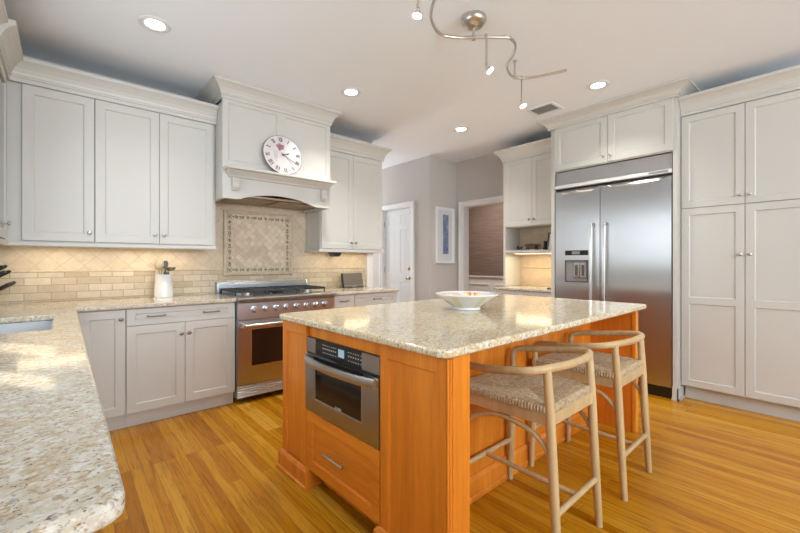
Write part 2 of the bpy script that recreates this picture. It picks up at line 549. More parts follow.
    def build(self, name, mat, parent=None, smooth=False, bevel=0, label=None, local=False):
        bmesh.ops.remove_doubles(self.bm, verts=self.bm.verts, dist=0.00005)
        bmesh.ops.recalc_face_normals(self.bm, faces=self.bm.faces)
        if parent and not local:
            self.bm.transform(wm(parent).inverted())
        me = bpy.data.meshes.new(name)
        self.bm.to_mesh(me)
        self.bm.free()
        for m_ in (mat if isinstance(mat, (list, tuple)) else [mat]):
            me.materials.append(m_)
        o = bpy.data.objects.new(name, me)
        COL.objects.link(o)
        if parent:
            o.parent = parent
            WORLD[o.name] = wm(parent)
        if smooth:
            for p in me.polygons: p.use_smooth = True
            try:
                me.set_sharp_from_angle(angle=R(40))
            except Exception:
                pass
        if bevel:
            b = o.modifiers.new('bevel', 'BEVEL')
            b.width = bevel; b.segments = 2; b.limit_method = 'ANGLE'; b.angle_limit = R(40)
        if label: o['label'] = label
        return o

def box_obj(name, mat, x0, y0, z0, x1, y1, z1, b=0, parent=None, label=None):
    return MB().box(x0, y0, z0, x1, y1, z1, b).build(name, mat, parent, label=label)

def smoothpts(pts, n=8, closed=False):
    P = [Vector(p) for p in pts]
    out = []
    m = len(P)
    for i in range(m if closed else m - 1):
        if closed:
            p0, p1, p2, p3 = P[i - 1], P[i], P[(i + 1) % m], P[(i + 2) % m]
        else:
            p0, p1, p2, p3 = P[max(i - 1, 0)], P[i], P[i + 1], P[min(i + 2, m - 1)]
        for k in range(n):
            t = k / n
            out.append(0.5 * ((2 * p1) + (-p0 + p2) * t + (2 * p0 - 5 * p1 + 4 * p2 - p3) * t * t + (-p0 + 3 * p1 - 3 * p2 + p3) * t ** 3))
    if not closed: out.append(P[-1])
    return [tuple(p) for p in out]

def slab(name, mat, xs, ys, keep, z0, z1, rounds=(), edge=0.006, parent=None, local=False, seg=3):
    """worktop: grid cells extruded; listed vertical edges rounded; rims eased"""
    bm = bmesh.new()
    V = {}
    def gv(i, j):
        if (i, j) not in V: V[(i, j)] = bm.verts.new((xs[i], ys[j], z0))
        return V[(i, j)]
    fs = []
    for i in range(len(xs) - 1):
        for j in range(len(ys) - 1):
            if keep(0.5 * (xs[i] + xs[i + 1]), 0.5 * (ys[j] + ys[j + 1])):
                fs.append(bm.faces.new([gv(i, j), gv(i + 1, j), gv(i + 1, j + 1), gv(i, j + 1)]))
    r = bmesh.ops.extrude_face_region(bm, geom=fs)
    bmesh.ops.translate(bm, verts=[v for v in r['geom'] if isinstance(v, bmesh.types.BMVert)], vec=(0, 0, z1 - z0))
    bmesh.ops.recalc_face_normals(bm, faces=bm.faces)
    for (rx, ry, rr) in rounds:
        es = [e for e in bm.edges if all(abs(v.co.x - rx) < 1e-4 and abs(v.co.y - ry) < 1e-4 for v in e.verts)]
        bmesh.ops.bevel(bm, geom=es, offset=rr, segments=8, profile=0.5, affect='EDGES')
    es = [e for e in bm.edges if len(e.link_faces) == 2 and abs(e.verts[0].co.z - e.verts[1].co.z) < 1e-6 and e.calc_face_angle(0) > 1.0]
    bmesh.ops.bevel(bm, geom=es, offset=edge, segments=seg, profile=0.5, affect='EDGES')
    mb = MB(); mb.bm.free(); mb.bm = bm
    return mb.build(name, mat, parent, local=local)

def S_(yf): return lambda a, n, z: Vector((a, yf - n, z))        # faces -Y
def W_(xf): return lambda a, n, z: Vector((xf - n, a, z))        # faces -X
def E_(xf): return lambda a, n, z: Vector((xf + n, a, z))        # faces +X

def door_front(T, a0, a1, z0, z1, parent, name='door', mat=None, knob=None, pull=None, mids=(), st=0.058, rail=None, kmat=None, **kw):
    d = MB(T).shaker(a0, a1, z0, z1, mids=mids, st=st, rail=rail, **kw).build(name, mat or M['cab'], parent)
    if knob:
        make_knob(T, knob[0], knob[1], d, kmat or M['handle'], kw.get('n0', 0.001) + 0.02)
    if pull:
        make_pull(T, pull[0], pull[1], d, kmat or M['pewter'], kw.get('n0', 0.001) + 0.02, pull[2] if len(pull) > 2 else 0.10)
    return d

def make_knob(T, a, z, parent, mat, n):
    mb = MB(T)
    seg = 16
    rings = []
    for r, h in ((0.008, 0), (0.006, 0.003), (0.005, 0.010), (0.009, 0.014), (0.0145, 0.018), (0.0145, 0.023), (0.010, 0.027), (0.002, 0.028)):
        rings.append(mb.verts([(a + r * math.cos(2 * math.pi * k / seg), n + h, z + r * math.sin(2 * math.pi * k / seg)) for k in range(seg)]))
    for i in range(len(rings) - 1):
        for k in range(seg):
            mb.face([rings[i][k], rings[i][(k + 1) % seg], rings[i + 1][(k + 1) % seg], rings[i + 1][k]])
    mb.face(rings[0][::-1]); mb.face(rings[-1])
    return mb.build('knob', mat, parent, smooth=True)

def make_pull(T, a, z, parent, mat, n, L=0.10):
    mb = MB(T)
    pts = smoothpts([(a - L / 2 + 0.008, n, z), (a - L / 2 + 0.008, n + 0.022, z), (a - L / 2 + 0.02, n + 0.028, z), (a, n + 0.030, z), (a + L / 2 - 0.02, n + 0.028, z), (a + L / 2 - 0.008, n + 0.022, z), (a + L / 2 - 0.008, n, z)], 4)
    mb.tube(pts, 0.0048, 8)
    for s in (-1, 1):
        mb.box(a + s * (L / 2 - 0.008) - 0.008, n, z - 0.007, a + s * (L / 2 - 0.008) + 0.008, n + 0.004, z + 0.007)
    return mb.build('pull', mat, parent, smooth=True)

CROWN = [(0, 0), (0.010, 0), (0.010, 0.026), (0.016, 0.030), (0.016, 0.040), (0.020, 0.044), (0.023, 0.060), (0.034, 0.084), (0.052, 0.106), (0.068, 0.120), (0.076, 0.124), (0.076, 0.148), (0, 0.148)]
def crownp(z0, h, proj=0.08):
    return [(o / 0.076 * proj, z0 + z / 0.148 * h) for o, z in CROWN]

# ================================================================== SETTING
H = 2.74
def structure(name, mb, mat, **kw):
    o = mb.build(name, mat, **kw)
    o['kind'] = 'structure'
    return o

structure('floor', MB().box(-0.62, -3.5, -0.08, 7.2, 7.2, 0.0), M['floor'])
structure('ceiling', MB().box(-0.72, -3.6, H, 7.3, 7.3, H + 0.1), M['ceil'])
structure('wall_back', MB().box(-0.72, 4.0, 0, 2.96, 4.12, H), M['wall'])
# left wall with the sink window opening
wl = MB()
WY0, WY1, WZ0, WZ1 = 0.85, 2.99, 1.08, 2.20
wl.box(-0.72, -3.5, 0, -0.62, WY0, H)
wl.box(-0.72, WY1, 0, -0.62, 4.0, H)
wl.box(-0.72, WY0, 0, -0.62, WY1, WZ0)
wl.box(-0.72, WY0, WZ1, -0.62, WY1, H)
structure('wall_left', wl, M['wall'])
# right wall with the dining doorway (y 2.93..3.72)
wr = MB()
DY0, DY1, DZ = 2.95, 3.795, 2.045
wr.box(4.56, -3.5, 0, 4.68, DY0, H)
wr.box(4.56, DY1, 0, 4.68, 3.92, H)
wr.box(4.56, DY0, DZ, 4.68, DY1, H)
structure('wall_right', wr, M['wall'])
# short return wall with the picture, and the hall wall with the six panel door
structure('wall_return', MB().box(3.955, 3.92, 0, 4.68, 4.02, H), M['wall'])
HD0, HD1, HDZ = 4.30, 4.985, 2.053
wh = MB()
wh.box(3.955, 4.02, 0, 4.055, HD0, H)
wh.box(3.955, HD1, 0, 4.055, 7.1, H)
wh.box(3.955, HD0, HDZ, 4.055, HD1, H)
structure('wall_hall', wh, M['wall'])
structure('wall_hall_left', MB().box(2.86, 4.12, 0, 2.96, 7.1, H), M['wall'])
structure('wall_hall_end', MB().box(2.86, 7.1, 0, 4.2, 7.2, H), M['wall'])
# front wall (behind the camera) with a wide glazed opening
wf = MB()
wf.box(-0.72, -3.6, 0, -0.5, -3.5, H)
wf.box(3.9, -3.6, 0, 7.3, -3.5, H)
wf.box(-0.5, -3.6, 2.45, 3.9, -3.5, H)
structure('wall_front', wf, M['wall'])
# dining room
structure('wall_dining_far', MB().box(6.3, 1.9, 0.93, 6.4, 5.6, H), M['grass'])
structure('wall_dining_wainscot', MB().box(6.3, 1.9, 0.0, 6.4, 5.6, 0.93), M['trim'])
structure('wall_dining_side', MB().box(4.68, 1.9, 0, 6.3, 2.0, H), M['grass'])
structure('wall_dining_end', MB().box(4.055, 5.5, 0, 6.3, 5.6, H), M['grass'])
t = MB()
RAILP = [(0, 0.88), (0.012, 0.885), (0.018, 0.90), (0.03, 0.91), (0.03, 0.935), (0, 0.935)]
t.sweep([(6.299, 5.4), (6.299, 2.05)], RAILP)
structure('trim_1', t, M['trim'])
t = MB()
t.sweep([(6.299, 5.4), (6.299, 2.05)], [(0, 0), (0.018, 0), (0.018, 0.12), (0.006, 0.14), (0, 0.14)])
for k in range(4):
    a0 = 2.2 + k * 0.8
    for (u0, v0, u1, v1) in ((a0, 0.22, a0 + 0.68, 0.245), (a0, 0.755, a0 + 0.68, 0.78), (a0, 0.245, a0 + 0.025, 0.755), (a0 + 0.655, 0.245, a0 + 0.68, 0.755)):
        t.box(6.286, u0, v0, 6.299, u1, v1, 0.003)
structure('trim_2', t, M['trim'])
# window over the sink: a pair of sashes with a wide mullion
t = MB()
SASH = ((WY0 + 0.05, 1.37), (1.43, 1.92), (1.98, WY1 - 0.05))
t.box(-0.70, WY0, WZ0, -0.63, WY1, WZ0 + 0.05); t.box(-0.70, WY0, WZ1 - 0.04, -0.63, WY1, WZ1)
for (y0, y1) in ((WY0, WY0 + 0.05), (1.37, 1.43), (1.92, 1.98), (WY1 - 0.05, WY1)):
    t.box(-0.70, y0, WZ0 + 0.05, -0.63, y1, WZ1 - 0.04)
win = structure('window_1', t, M['trim'])
for (y0, y1) in SASH:
    MB().box(-0.668, y0, WZ0 + 0.05, -0.664, y1, WZ1 - 0.04).build('pane', M['pane'], win)
# unseen slabs added outside the window so only two sunbeams reach the worktop
def blocker_slab(yw0, yw1):
    f = lambda yw, x: yw + 1.556 * (-x - 0.65)
    m_ = MB(); m_.prism([(-1.0, f(yw0, -1.0)), (-1.0, f(yw1, -1.0)), (-2.6, f(yw1, -2.6)), (-2.6, f(yw0, -2.6))], 'z', 3.55, 3.60)
    return m_
blk = blocker_slab(-1.0, 2.20)
for a_, b_ in ((2.33, 2.62), (2.82, 3.4)):
    e2 = blocker_slab(a_, b_); me_ = bpy.data.meshes.new('tmp'); e2.bm.to_mesh(me_); blk.bm.from_mesh(me_); e2.bm.free(); bpy.data.meshes.remove(me_)
structure('sun_blocker', blk, M['trim'])
t = MB()
t.box(-0.619, WY0 - 0.08, WZ0 - 0.09, -0.60, WY1 + 0.08, WZ0, 0.003)
t.box(-0.619, WY0 - 0.08, WZ1, -0.60, WY1 + 0.08, WZ1 + 0.09, 0.003)
t.box(-0.619, WY0 - 0.08, WZ0, -0.60, WY0, WZ1, 0.003)
t.box(-0.619, WY1, WZ0, -0.60, WY1 + 0.08, WZ1, 0.003)
structure('trim_3', t, M['trim'])
# glazed front opening
t = MB()
for x in (-0.5, 0.95, 2.4, 3.84):
    t.box(x, -3.58, 0, x + 0.06, -3.52, 2.45)
t.box(-0.44, -3.58, 2.39, 3.84, -3.52, 2.45)
t.box(-0.44, -3.58, 0, 3.84, -3.52, 0.10)
win2 = structure('window_2', t, M['trim'])
for x0, x1 in ((-0.44, 0.95), (1.01, 2.4), (2.46, 3.84)):
    MB().box(x0, -3.552, 0.10, x1, -3.548, 2.39).build('pane', M['pane'], win2)

CASING = [(0, 0), (0.085, 0), (0.085, 0.022), (0.070, 0.024), (0.055, 0.014), (0.012, 0.012), (0, 0.010)]
def casing(name, T, a0, a1, ztop, wdt=0.085, sides=(True, True)):
    mb = MB(T)
    def strip(p, q, d):
        # p,q ends at the opening edge, d = outward direction (a,z)
        vs = []
        for (pt, ext) in ((p, 0), (q, 0)):
            vs.append(mb.verts([(pt[0] + d[0] * o * wdt / 0.085, n + 0.001, pt[1] + d[1] * o * wdt / 0.085) for o, n in CASING]))
        k = len(CASING)
        for j in range(k):
            mb.face([vs[0][j], vs[0][(j + 1) % k], vs[1][(j + 1) % k], vs[1][j]])
        mb.face(vs[0][::-1]); mb.face(vs[1])
    if sides[0]: strip((a0, 0), (a0, ztop + wdt), (-1, 0))
    if sides[1]: strip((a1, 0), (a1, ztop + wdt), (1, 0))
    strip((a0, ztop), (a1, ztop), (0, 1))
    return structure(name, mb, M['trim'])

# hall door
casing('trim_4', W_(3.955), HD0, HD1, HDZ, 0.072)
t = MB()
t.box(3.957, HD0, 0, 4.053, HD0 + 0.012, HDZ); t.box(3.957, HD1 - 0.012, 0, 4.053, HD1, HDZ); t.box(3.957, HD0 + 0.012, HDZ - 0.012, 4.053, HD1 - 0.012, HDZ)
structure('trim_5', t, M['trim'])
d0, d1, dz = HD0 + 0.014, HD1 - 0.014, HDZ - 0.014
T = W_(3.985)
mb = MB(T)
wD = d1 - d0
colsD = [(d0 + 0.105, d0 + wD / 2 - 0.05), (d0 + wD / 2 + 0.05, d1 - 0.105)]
rowsD = [(0.22, 0.90), (1.04, 1.72), (1.80, 1.95)]
mb.box(d0, -0.035, 0.008, d1, -0.004, dz)
xsD = [d0, colsD[0][0], colsD[0][1], colsD[1][0], colsD[1][1], d1]
zsD = [0.008, rowsD[0][0], rowsD[0][1], rowsD[1][0], rowsD[1][1], rowsD[2][0], rowsD[2][1], dz]
for i in range(5):
    for j in range(7):
        a0, a1, z0, z1 = xsD[i], xsD[i + 1], zsD[j], zsD[j + 1]
        if i in (1, 3) and j in (1, 3, 5):
            l = [(a0, z0, 0.0), (a1, z0, 0.0), (a1, z1, 0.0), (a0, z1, 0.0)]
            def ring(k, n): return mb.verts([(a0 + k, n, z0 + k), (a1 - k, n, z0 + k), (a1 - k, n, z1 - k), (a0 + k, n, z1 - k)])
            rr = [ring(0, 0), ring(0.012, -0.011), ring(0.022, -0.011), ring(0.045, -0.002)]
            for q in range(3):
                for e in range(4):
                    mb.face([rr[q][e], rr[q][(e + 1) % 4], rr[q + 1][(e + 1) % 4], rr[q + 1][e]])
            mb.face(rr[3])
        else:
            mb.quad((a0, 0, z0), (a1, 0, z0), (a1, 0, z1), (a0, 0, z1))
door1 = structure('door_1', mb, M['door'])
mb = MB()
mb.lathe([(0.028, 0.0), (0.028, -0.006), (0.012, -0.010), (0.011, -0.035), (0.024, -0.042), (0.028, -0.055), (0.022, -0.066), (0.004, -0.069)], (3.985, d0 + 0.065, 0.962), 20, 'x')
mb.build('door_knob', M['brass'], door1, smooth=True)
mb = MB()
mb.lathe([(0.028, 0.0), (0.027, -0.010), (0.014, -0.014), (0.014, -0.020), (0.002, -0.021)], (3.985, d0 + 0.065, 1.105), 20, 'x')
mb.box(3.957, d0 + 0.061, 1.09, 3.965, d0 + 0.069, 1.12)
mb.build('deadbolt', M['brass'], door1, smooth=True)
for z in (0.25, 1.08, 1.82):
    MB().cyl((3.978, d1 + 0.004, z - 0.045), (3.978, d1 + 0.004, z + 0.045), 0.007, seg=10).build('hinge', M['pewter'], door1)
box_obj('door_closer', M['handle'], 3.965, d0 + 0.01, 1.94, 3.981, d0 + 0.03, 2.0, 0.002, door1)

# dining doorway casing and jamb
casing('trim_6', W_(4.56), DY0, DY1, DZ, 0.075, (False, True))
t = MB()
t.box(4.562, DY1 - 0.012, 0, 4.678, DY1 - 0.0005, DZ); t.box(4.562, DY0 + 0.0005, DZ - 0.012, 4.678, DY1 - 0.012, DZ - 0.0005); t.box(4.562, DY0 + 0.0005, 0, 4.678, DY0 + 0.012, DZ - 0.012)
structure('trim_7', t, M['trim'])
BASEP = [(0, 0), (0.014, 0), (0.014, 0.09), (0.008, 0.11), (0.004, 0.125), (0, 0.125)]
structure('baseboard_return', MB().sweep([(3.957, 3.919), (4.558, 3.919)], BASEP), M['trim'])
structure('baseboard_hall', MB().sweep([(3.954, 4.228), (3.954, 3.92)], [(o, z) for o, z in BASEP]), M['trim'])
structure('baseboard_right', MB().sweep([(4.559, 0.04), (4.559, -3.48)], BASEP), M['trim'])

# ================================================================== RANGE WALL: base cabinets
FY = 3.40                                            # carcass face; fronts stand 21 mm proud
def base_carcass(name, mat, x0, x1, parent, right_end=False):
    mb = MB()
    mb.box(x0, FY, 0.10, x1, 3.985, 0.866)
    mb.box(x0, FY + 0.035, 0.0, x1, 3.985, 0.10)
    return mb.build(name, mat, parent)
g = 0.002
c = thing('base_cabinet', 'white base cabinet with one tall door in the corner beside the peninsula', 'cabinet', (0.20, 3.7, 0), group='white base cabinets on the range wall')
base_carcass('carcass', M['cab'], 0.035, 0.333, c)
door_front(S_(FY), 0.072, 0.331, 0.112, 0.862, c, knob=(0.304, 0.797), kmat=M['pewter'])
c = thing('base_cabinet', 'white base cabinet with two doors under a wide drawer, left of the range', 'cabinet', (0.71, 3.7, 0), group='white base cabinets on the range wall')
base_carcass('carcass', M['cab'], 0.334, 1.091, c)
d = door_front(S_(FY), 0.337, 1.088, 0.742, 0.862, c, 'drawer', pull=(0.522, 0.803, 0.125), rail=0.036, st=0.052)
make_pull(S_(FY), 0.903, 0.803, d, M['pewter'], 0.021, 0.125)
door_front(S_(FY), 0.337, 0.711, 0.112, 0.737, c, knob=(0.686, 0.652), kmat=M['pewter'])
door_front(S_(FY), 0.714, 1.088, 0.112, 0.737, c, knob=(0.739, 0.652), kmat=M['pewter'])
c = thing('base_cabinet', 'narrow white base cabinet with a drawer, just right of the range', 'cabinet', (2.17, 3.7, 0), group='white base cabinets on the range wall')
base_carcass('carcass', M['cab'], 2.040, 2.303, c)
door_front(S_(FY), 2.043, 2.301, 0.742, 0.862, c, 'drawer', pull=(2.172, 0.803), rail=0.036, st=0.05)
door_front(S_(FY), 2.043, 2.301, 0.112, 0.737, c, knob=(2.075, 0.672), kmat=M['pewter'])
c = thing('base_cabinet', 'white base cabinet with a wide drawer at the right end of the range wall', 'cabinet', (2.6, 3.7, 0), group='white base cabinets on the range wall')
base_carcass('carcass', M['cab'], 2.304, 2.885, c)
door_front(S_(FY), 2.307, 2.882, 0.742, 0.862, c, 'drawer', pull=(2.60, 0.803, 0.11), rail=0.036, st=0.052)
door_front(S_(FY), 2.307, 2.593, 0.112, 0.737, c, knob=(2.56, 0.672), kmat=M['pewter'])
door_front(S_(FY), 2.596, 2.882, 0.112, 0.737, c, knob=(2.63, 0.672), kmat=M['pewter'])
# peninsula carcass along the left wall
c = thing('base_cabinet', 'white base cabinets carrying the granite peninsula in the near left corner', 'cabinet', (-0.3, 2.0, 0))
mb = MB()
mb.box(-0.612, 0.66, 0.10, 0.0, 2.20, 0.866); mb.box(-0.612, 0.69, 0, -0.05, 2.20, 0.10)
mb.box(-0.612, 2.20, 0.10, 0.0, 3.38, 0.64); mb.box(-0.612, 2.20, 0, -0.05, 3.38, 0.10)
mb.box(-0.05, 2.20, 0.64, 0.0, 3.38, 0.866); mb.box(-0.612, 3.30, 0.64, -0.05, 3.38, 0.866)
mb.build('carcass', M['cab'], c)
for (a0, a1) in ((0.67, 1.13), (1.135, 1.6), (1.605, 2.19), (2.2, 2.72), (2.725, 3.25)):
    door_front(E_(0.0), a0, a1, 0.112, 0.862, c, knob=(a1 - 0.035, 0.79), kmat=M['pewter'])
MB(lambda a, n, z: Vector((a, 0.66 - n, z))).shaker(-0.60, -0.005, 0.112, 0.862).build('end_panel', M['cab'], c)

# worktops
ZT, ZB = 0.900, 0.868
SKX0, SKX1, SKY0, SKY1 = -0.50, -0.045, 2.34, 2.985
slabL = slab('worktop', M['granite2'], [-0.615, SKX0, SKX1, 0.062, 1.092], [0.60, SKY0, SKY1, 3.352, 3.982],
             lambda x, y: (y > 3.352 or x < 0.062) and not (SKX0 < x < SKX1 and SKY0 < y < SKY1), ZB, ZT, rounds=((0.062, 0.60, 0.035),), edge=0.009)
tag(slabL, 'speckled granite worktop of the peninsula and corner, with the sink cut into it', 'countertop')
slabR = slab('worktop', M['granite2'], [2.040, 2.905], [3.352, 3.982], lambda x, y: True, ZB, ZT, rounds=((2.905, 3.352, 0.02),), edge=0.009)
tag(slabR, 'short granite worktop right of the range under the tablet', 'countertop')
# undermount sink
sk = thing('sink', 'stainless undermount sink set in the left granite worktop', 'sink', (-0.27, 2.66, 0.65))
mb = MB()
x0, x1, y0, y1 = SKX0 - 0.004, SKX1 + 0.004, SKY0 - 0.004, SKY1 + 0.004
zt, zb = 0.867, 0.67
for (a, b_, cc, d_) in ((x0, y0, x0 + 0.012, y1), (x1 - 0.002, y0, x1 + 0.008, y1), (x0, y0 - 0.008, x1, y0), (x0, y1, x1, y1 + 0.008)):
    mb.box(a, b_, zb, cc, d_, zt)
mb.box(x0, y0, zb - 0.008, x1, y1, zb)
mb.build('basin', M['basin'], sk)
MB().lathe([(0.045, 0), (0.045, 0.003), (0.030, 0.004), (0.028, 0.001), (0.002, 0.001)], (-0.27, 2.66, zb + 0.0005), 24).build('drain', M['chrome'], sk, smooth=True)

# ================================================================== BACKSPLASH
def bstag(o, label):
    return tag(o, label, 'tiles', kind='structure')
bs = MB()
bs.box(-0.615, 3.986, 0.901, 1.093, 3.999, 1.124); bs.box(1.093, 3.986, 0.0, 2.04, 3.999, 1.066); bs.box(2.04, 3.986, 0.901, 2.885, 3.999, 1.124)
bs.box(1.093, 3.986, 1.066, 1.17, 3.999, 1.124); bs.box(1.892, 3.986, 1.066, 2.04, 3.999, 1.124)
o = bs.build('backsplash_brick', M['brick']); bstag(o, 'cream travertine brick tiles just above the worktop')
bs = MB()
bs.box(-0.615, 3.986, 1.138, 1.17, 3.999, 1.90); bs.box(1.892, 3.986, 1.138, 2.885, 3.999, 1.90); bs.box(1.17, 3.986, 1.716, 1.892, 3.999, 1.90)
o = bs.build('backsplash_diamond', M['diag']); bstag(o, 'cream travertine tiles laid as diamonds below the wall cabinets')
ln = MB()
LP = [(0, 1.124), (0.008, 1.124), (0.013, 1.128), (0.013, 1.134), (0.008, 1.138), (0, 1.138)]
ln.sweep([(-0.615, 3.999), (1.17, 3.999)], [(o_ + 0.006, z) for o_, z in LP]); ln.sweep([(1.892, 3.999), (2.885, 3.999)], [(o_ + 0.006, z) for o_, z in LP])
o = ln.build('backsplash_liner', M['stone']); bstag(o, 'thin travertine pencil line between the two tile patterns')
t = MB(); t.box(2.887, 3.955, 0.0, 2.965, 3.999, 1.318, 0.003); t.box(2.962, 3.955, 0, 2.975, 4.12, H)
structure('trim_8', t, M['trim'])
# framed tile medallion behind the range
md = thing('tile_medallion', 'framed mosaic tile panel on the wall behind the range', 'tile panel', (1.53, 3.985, 1.075))
mx0, mx1, mz0, mz1 = 1.172, 1.890, 1.068, 1.714
def picture_frame(mb, x0, x1, z0, z1, wd, prof, y):
    # mitred frame; prof: (u across 0..1 outwards->in, height)
    rings = []
    for u, h in prof:
        k = u * wd
        rings.append(mb.verts([(x0 + k, y - h, z0 + k), (x1 - k, y - h, z0 + k), (x1 - k, y - h, z1 - k), (x0 + k, y - h, z1 - k)]))
    for i in range(len(rings)):
        a, b_ = rings[i], rings[(i + 1) % len(rings)]
        for e in range(4):
            mb.face([a[e], a[(e + 1) % 4], b_[(e + 1) % 4], b_[e]])
mb = MB()
picture_frame(mb, mx0, mx1, mz0, mz1, 0.030, [(0, 0), (0, 0.010), (0.25, 0.020), (0.6, 0.022), (0.85, 0.014), (1, 0.006), (1, 0)], 3.986)
mb.build('frame', M['stone'], md)
mb = MB()
picture_frame(mb, mx0 + 0.030, mx1 - 0.030, mz0 + 0.030, mz1 - 0.030, 0.058, [(0, 0), (0, 0.006), (1, 0.006), (1, 0)], 3.986)
mb.cur = 1
def chipset(cx, cz, horiz, k):
    pats = [[(-0.018, 0, .012, .006), (0.004, 0.008, .008, .006), (0.004, -0.008, .008, .006), (0.020, 0, .006, .012)],
            [(-0.012, 0.007, .010, .005), (-0.012, -0.007, .010, .005), (0.012, 0, .010, .012)],
            [(0, 0, .016, .007), (0, 0.013, .006, .004), (0, -0.013, .006, .004)]]
    for (u, v, a, b_) in pats[k % 3]:
        if not horiz: u, v, a, b_ = v, u, b_, a
        mb.box(cx + u - a, 3.9775, cz + v - b_, cx + u + a, 3.980, cz + v + b_)
bi = 0.059
for k in range(9):
    x = mx0 + 0.115 + k * (mx1 - mx0 - 0.23) / 8
    chipset(x, mz0 + bi, True, k); chipset(x, mz1 - bi, True, k)
for k in range(8):
    z = mz0 + 0.115 + k * (mz1 - mz0 - 0.23) / 7
    chipset(mx0 + bi, z, False, k + 1); chipset(mx1 - bi, z, False, k + 1)
for x in (mx0 + bi, mx1 - bi):
    for z in (mz0 + bi, mz1 - bi):
        for (s, q) in ((0.021, 0.017), (0.010, 0.0)):
            for (u0, v0, u1, v1) in ((-s, -s, s, -q), (-s, q, s, s), (-s, -q, -q, q), (q, -q, s, q)):
                if u1 - u0 > 1e-4 and v1 - v0 > 1e-4: mb.box(x + u0, 3.9775, z + v0, x + u1, 3.980, z + v1)
mb.build('mosaic_border', [M['mosaic'], M['chip']], md)
mb = MB()
mb.box(mx0 + 0.088, 3.981, mz0 + 0.088, mx1 - 0.088, 3.986, mz1 - 0.088)
mb.build('tile_field', M['smalld'], md)

# ================================================================== UPPER CABINETS (range wall, left of hood)
UY = 3.672
c = thing('wall_cabinet', 'white wall cabinet with a single door in the left corner', 'cabinet', (-0.02, 3.84, 1.35), group='white wall cabinets left of the hood')
MB().box(-0.30, UY, 1.345, 0.171, 3.984, 2.43).build('carcass', M['cab'], c)
door_front(S_(UY), -0.216, 0.169, 1.352, 2.412, c, knob=(0.140, 1.418))
c = thing('wall_cabinet', 'white wall cabinet with a pair of doors next to the hood', 'cabinet', (0.58, 3.84, 1.35), group='white wall cabinets left of the hood')
MB().box(0.173, UY, 1.345, 1.014, 3.984, 2.43).build('carcass', M['cab'], c)
door_front(S_(UY), 0.174, 0.582, 1.352, 2.412, c, knob=(0.552, 1.422))
door_front(S_(UY), 0.585, 0.993, 1.352, 2.412, c, knob=(0.615, 1.422))
# left wall cabinet (return)
LX = -0.305
c = thing('wall_cabinet', 'white glass-fronted wall cabinet on the left wall at the photo edge', 'cabinet', (-0.45, 3.4, 1.35))
mb = MB()
mb.box(-0.612, 3.11, 1.345, -0.595, UY + 0.3, 2.43); mb.box(-0.595, 3.11, 1.345, LX, 3.13, 2.43); mb.box(-0.595, 3.13, 1.345, LX, UY - 0.002, 1.365); mb.box(-0.595, 3.13, 2.41, LX, UY - 0.002, 2.43)
mb.box(-0.595, UY - 0.022, 1.365, LX, UY - 0.002, 2.41); mb.box(-0.595, 3.13, 1.70, LX - 0.03, UY - 0.022, 1.715); mb.box(-0.595, 3.13, 2.05, LX - 0.03, UY - 0.022, 2.065)
mb.build('carcass', M['cab'], c)
mb = MB(E_(LX))
a0, a1, z0, z1, s_ = 3.115, 3.600, 1.352, 2.412, 0.058
mb.box(a0, 0.001, z0, a0 + s_, 0.021, z1); mb.box(a1 - s_, 0.001, z0, a1, 0.021, z1); mb.box(a0 + s_, 0.001, z0, a1 - s_, 0.021, z0 + s_); mb.box(a0 + s_, 0.001, z1 - s_, a1 - s_, 0.021, z1)
gd = mb.build('door', M['cab'], c)
MB(E_(LX)).box(a0 + s_, 0.008, z0 + s_, a1 - s_, 0.012, z1 - s_).build('glass', plain('cabinet_glass', (0.16, 0.18, 0.16), 0.05, spec=0.7), gd)
make_knob(E_(LX), a1 - 0.11, 1.45, gd, M['handle'], 0.021)
# crown over that L, light rail under it
cr = MB()
cr.sweep([(LX + 0.021, 3.07), (LX + 0.021, UY - 0.021), (1.014, UY - 0.021)], crownp(2.414, 0.15))
o = cr.build('crown_moulding', M['cab']); tag(o, 'white crown moulding along the tops of the left corner wall cabinets', 'moulding')
cr = MB()
cr.box(-0.618, 0.6, 2.30, LX - 0.012, 3.062, 2.42)
cr.box(-0.618, 0.6, 2.42, LX - 0.013, 3.062, 2.562)
cr.sweep([(LX - 0.012, 0.6), (LX - 0.012, 3.066)], crownp(2.414, 0.15))
o = cr.build('window_valance', M['cab']); tag(o, 'white moulded valance above the sink window at the top left edge', 'valance')
lr = MB()
LRP = [(0, 1.312), (0.006, 1.312), (0.012, 1.318), (0.012, 1.338), (0.006, 1.344), (0, 1.344)]
lr.sweep([(LX + 0.012, 3.11), (LX + 0.012, UY - 0.012), (1.014, UY - 0.012)], LRP + [(-0.02, 1.344), (-0.02, 1.312)])
o = lr.build('light_rail', M['cab']); tag(o, 'white light rail along the bottom of the left wall cabinets', 'moulding')

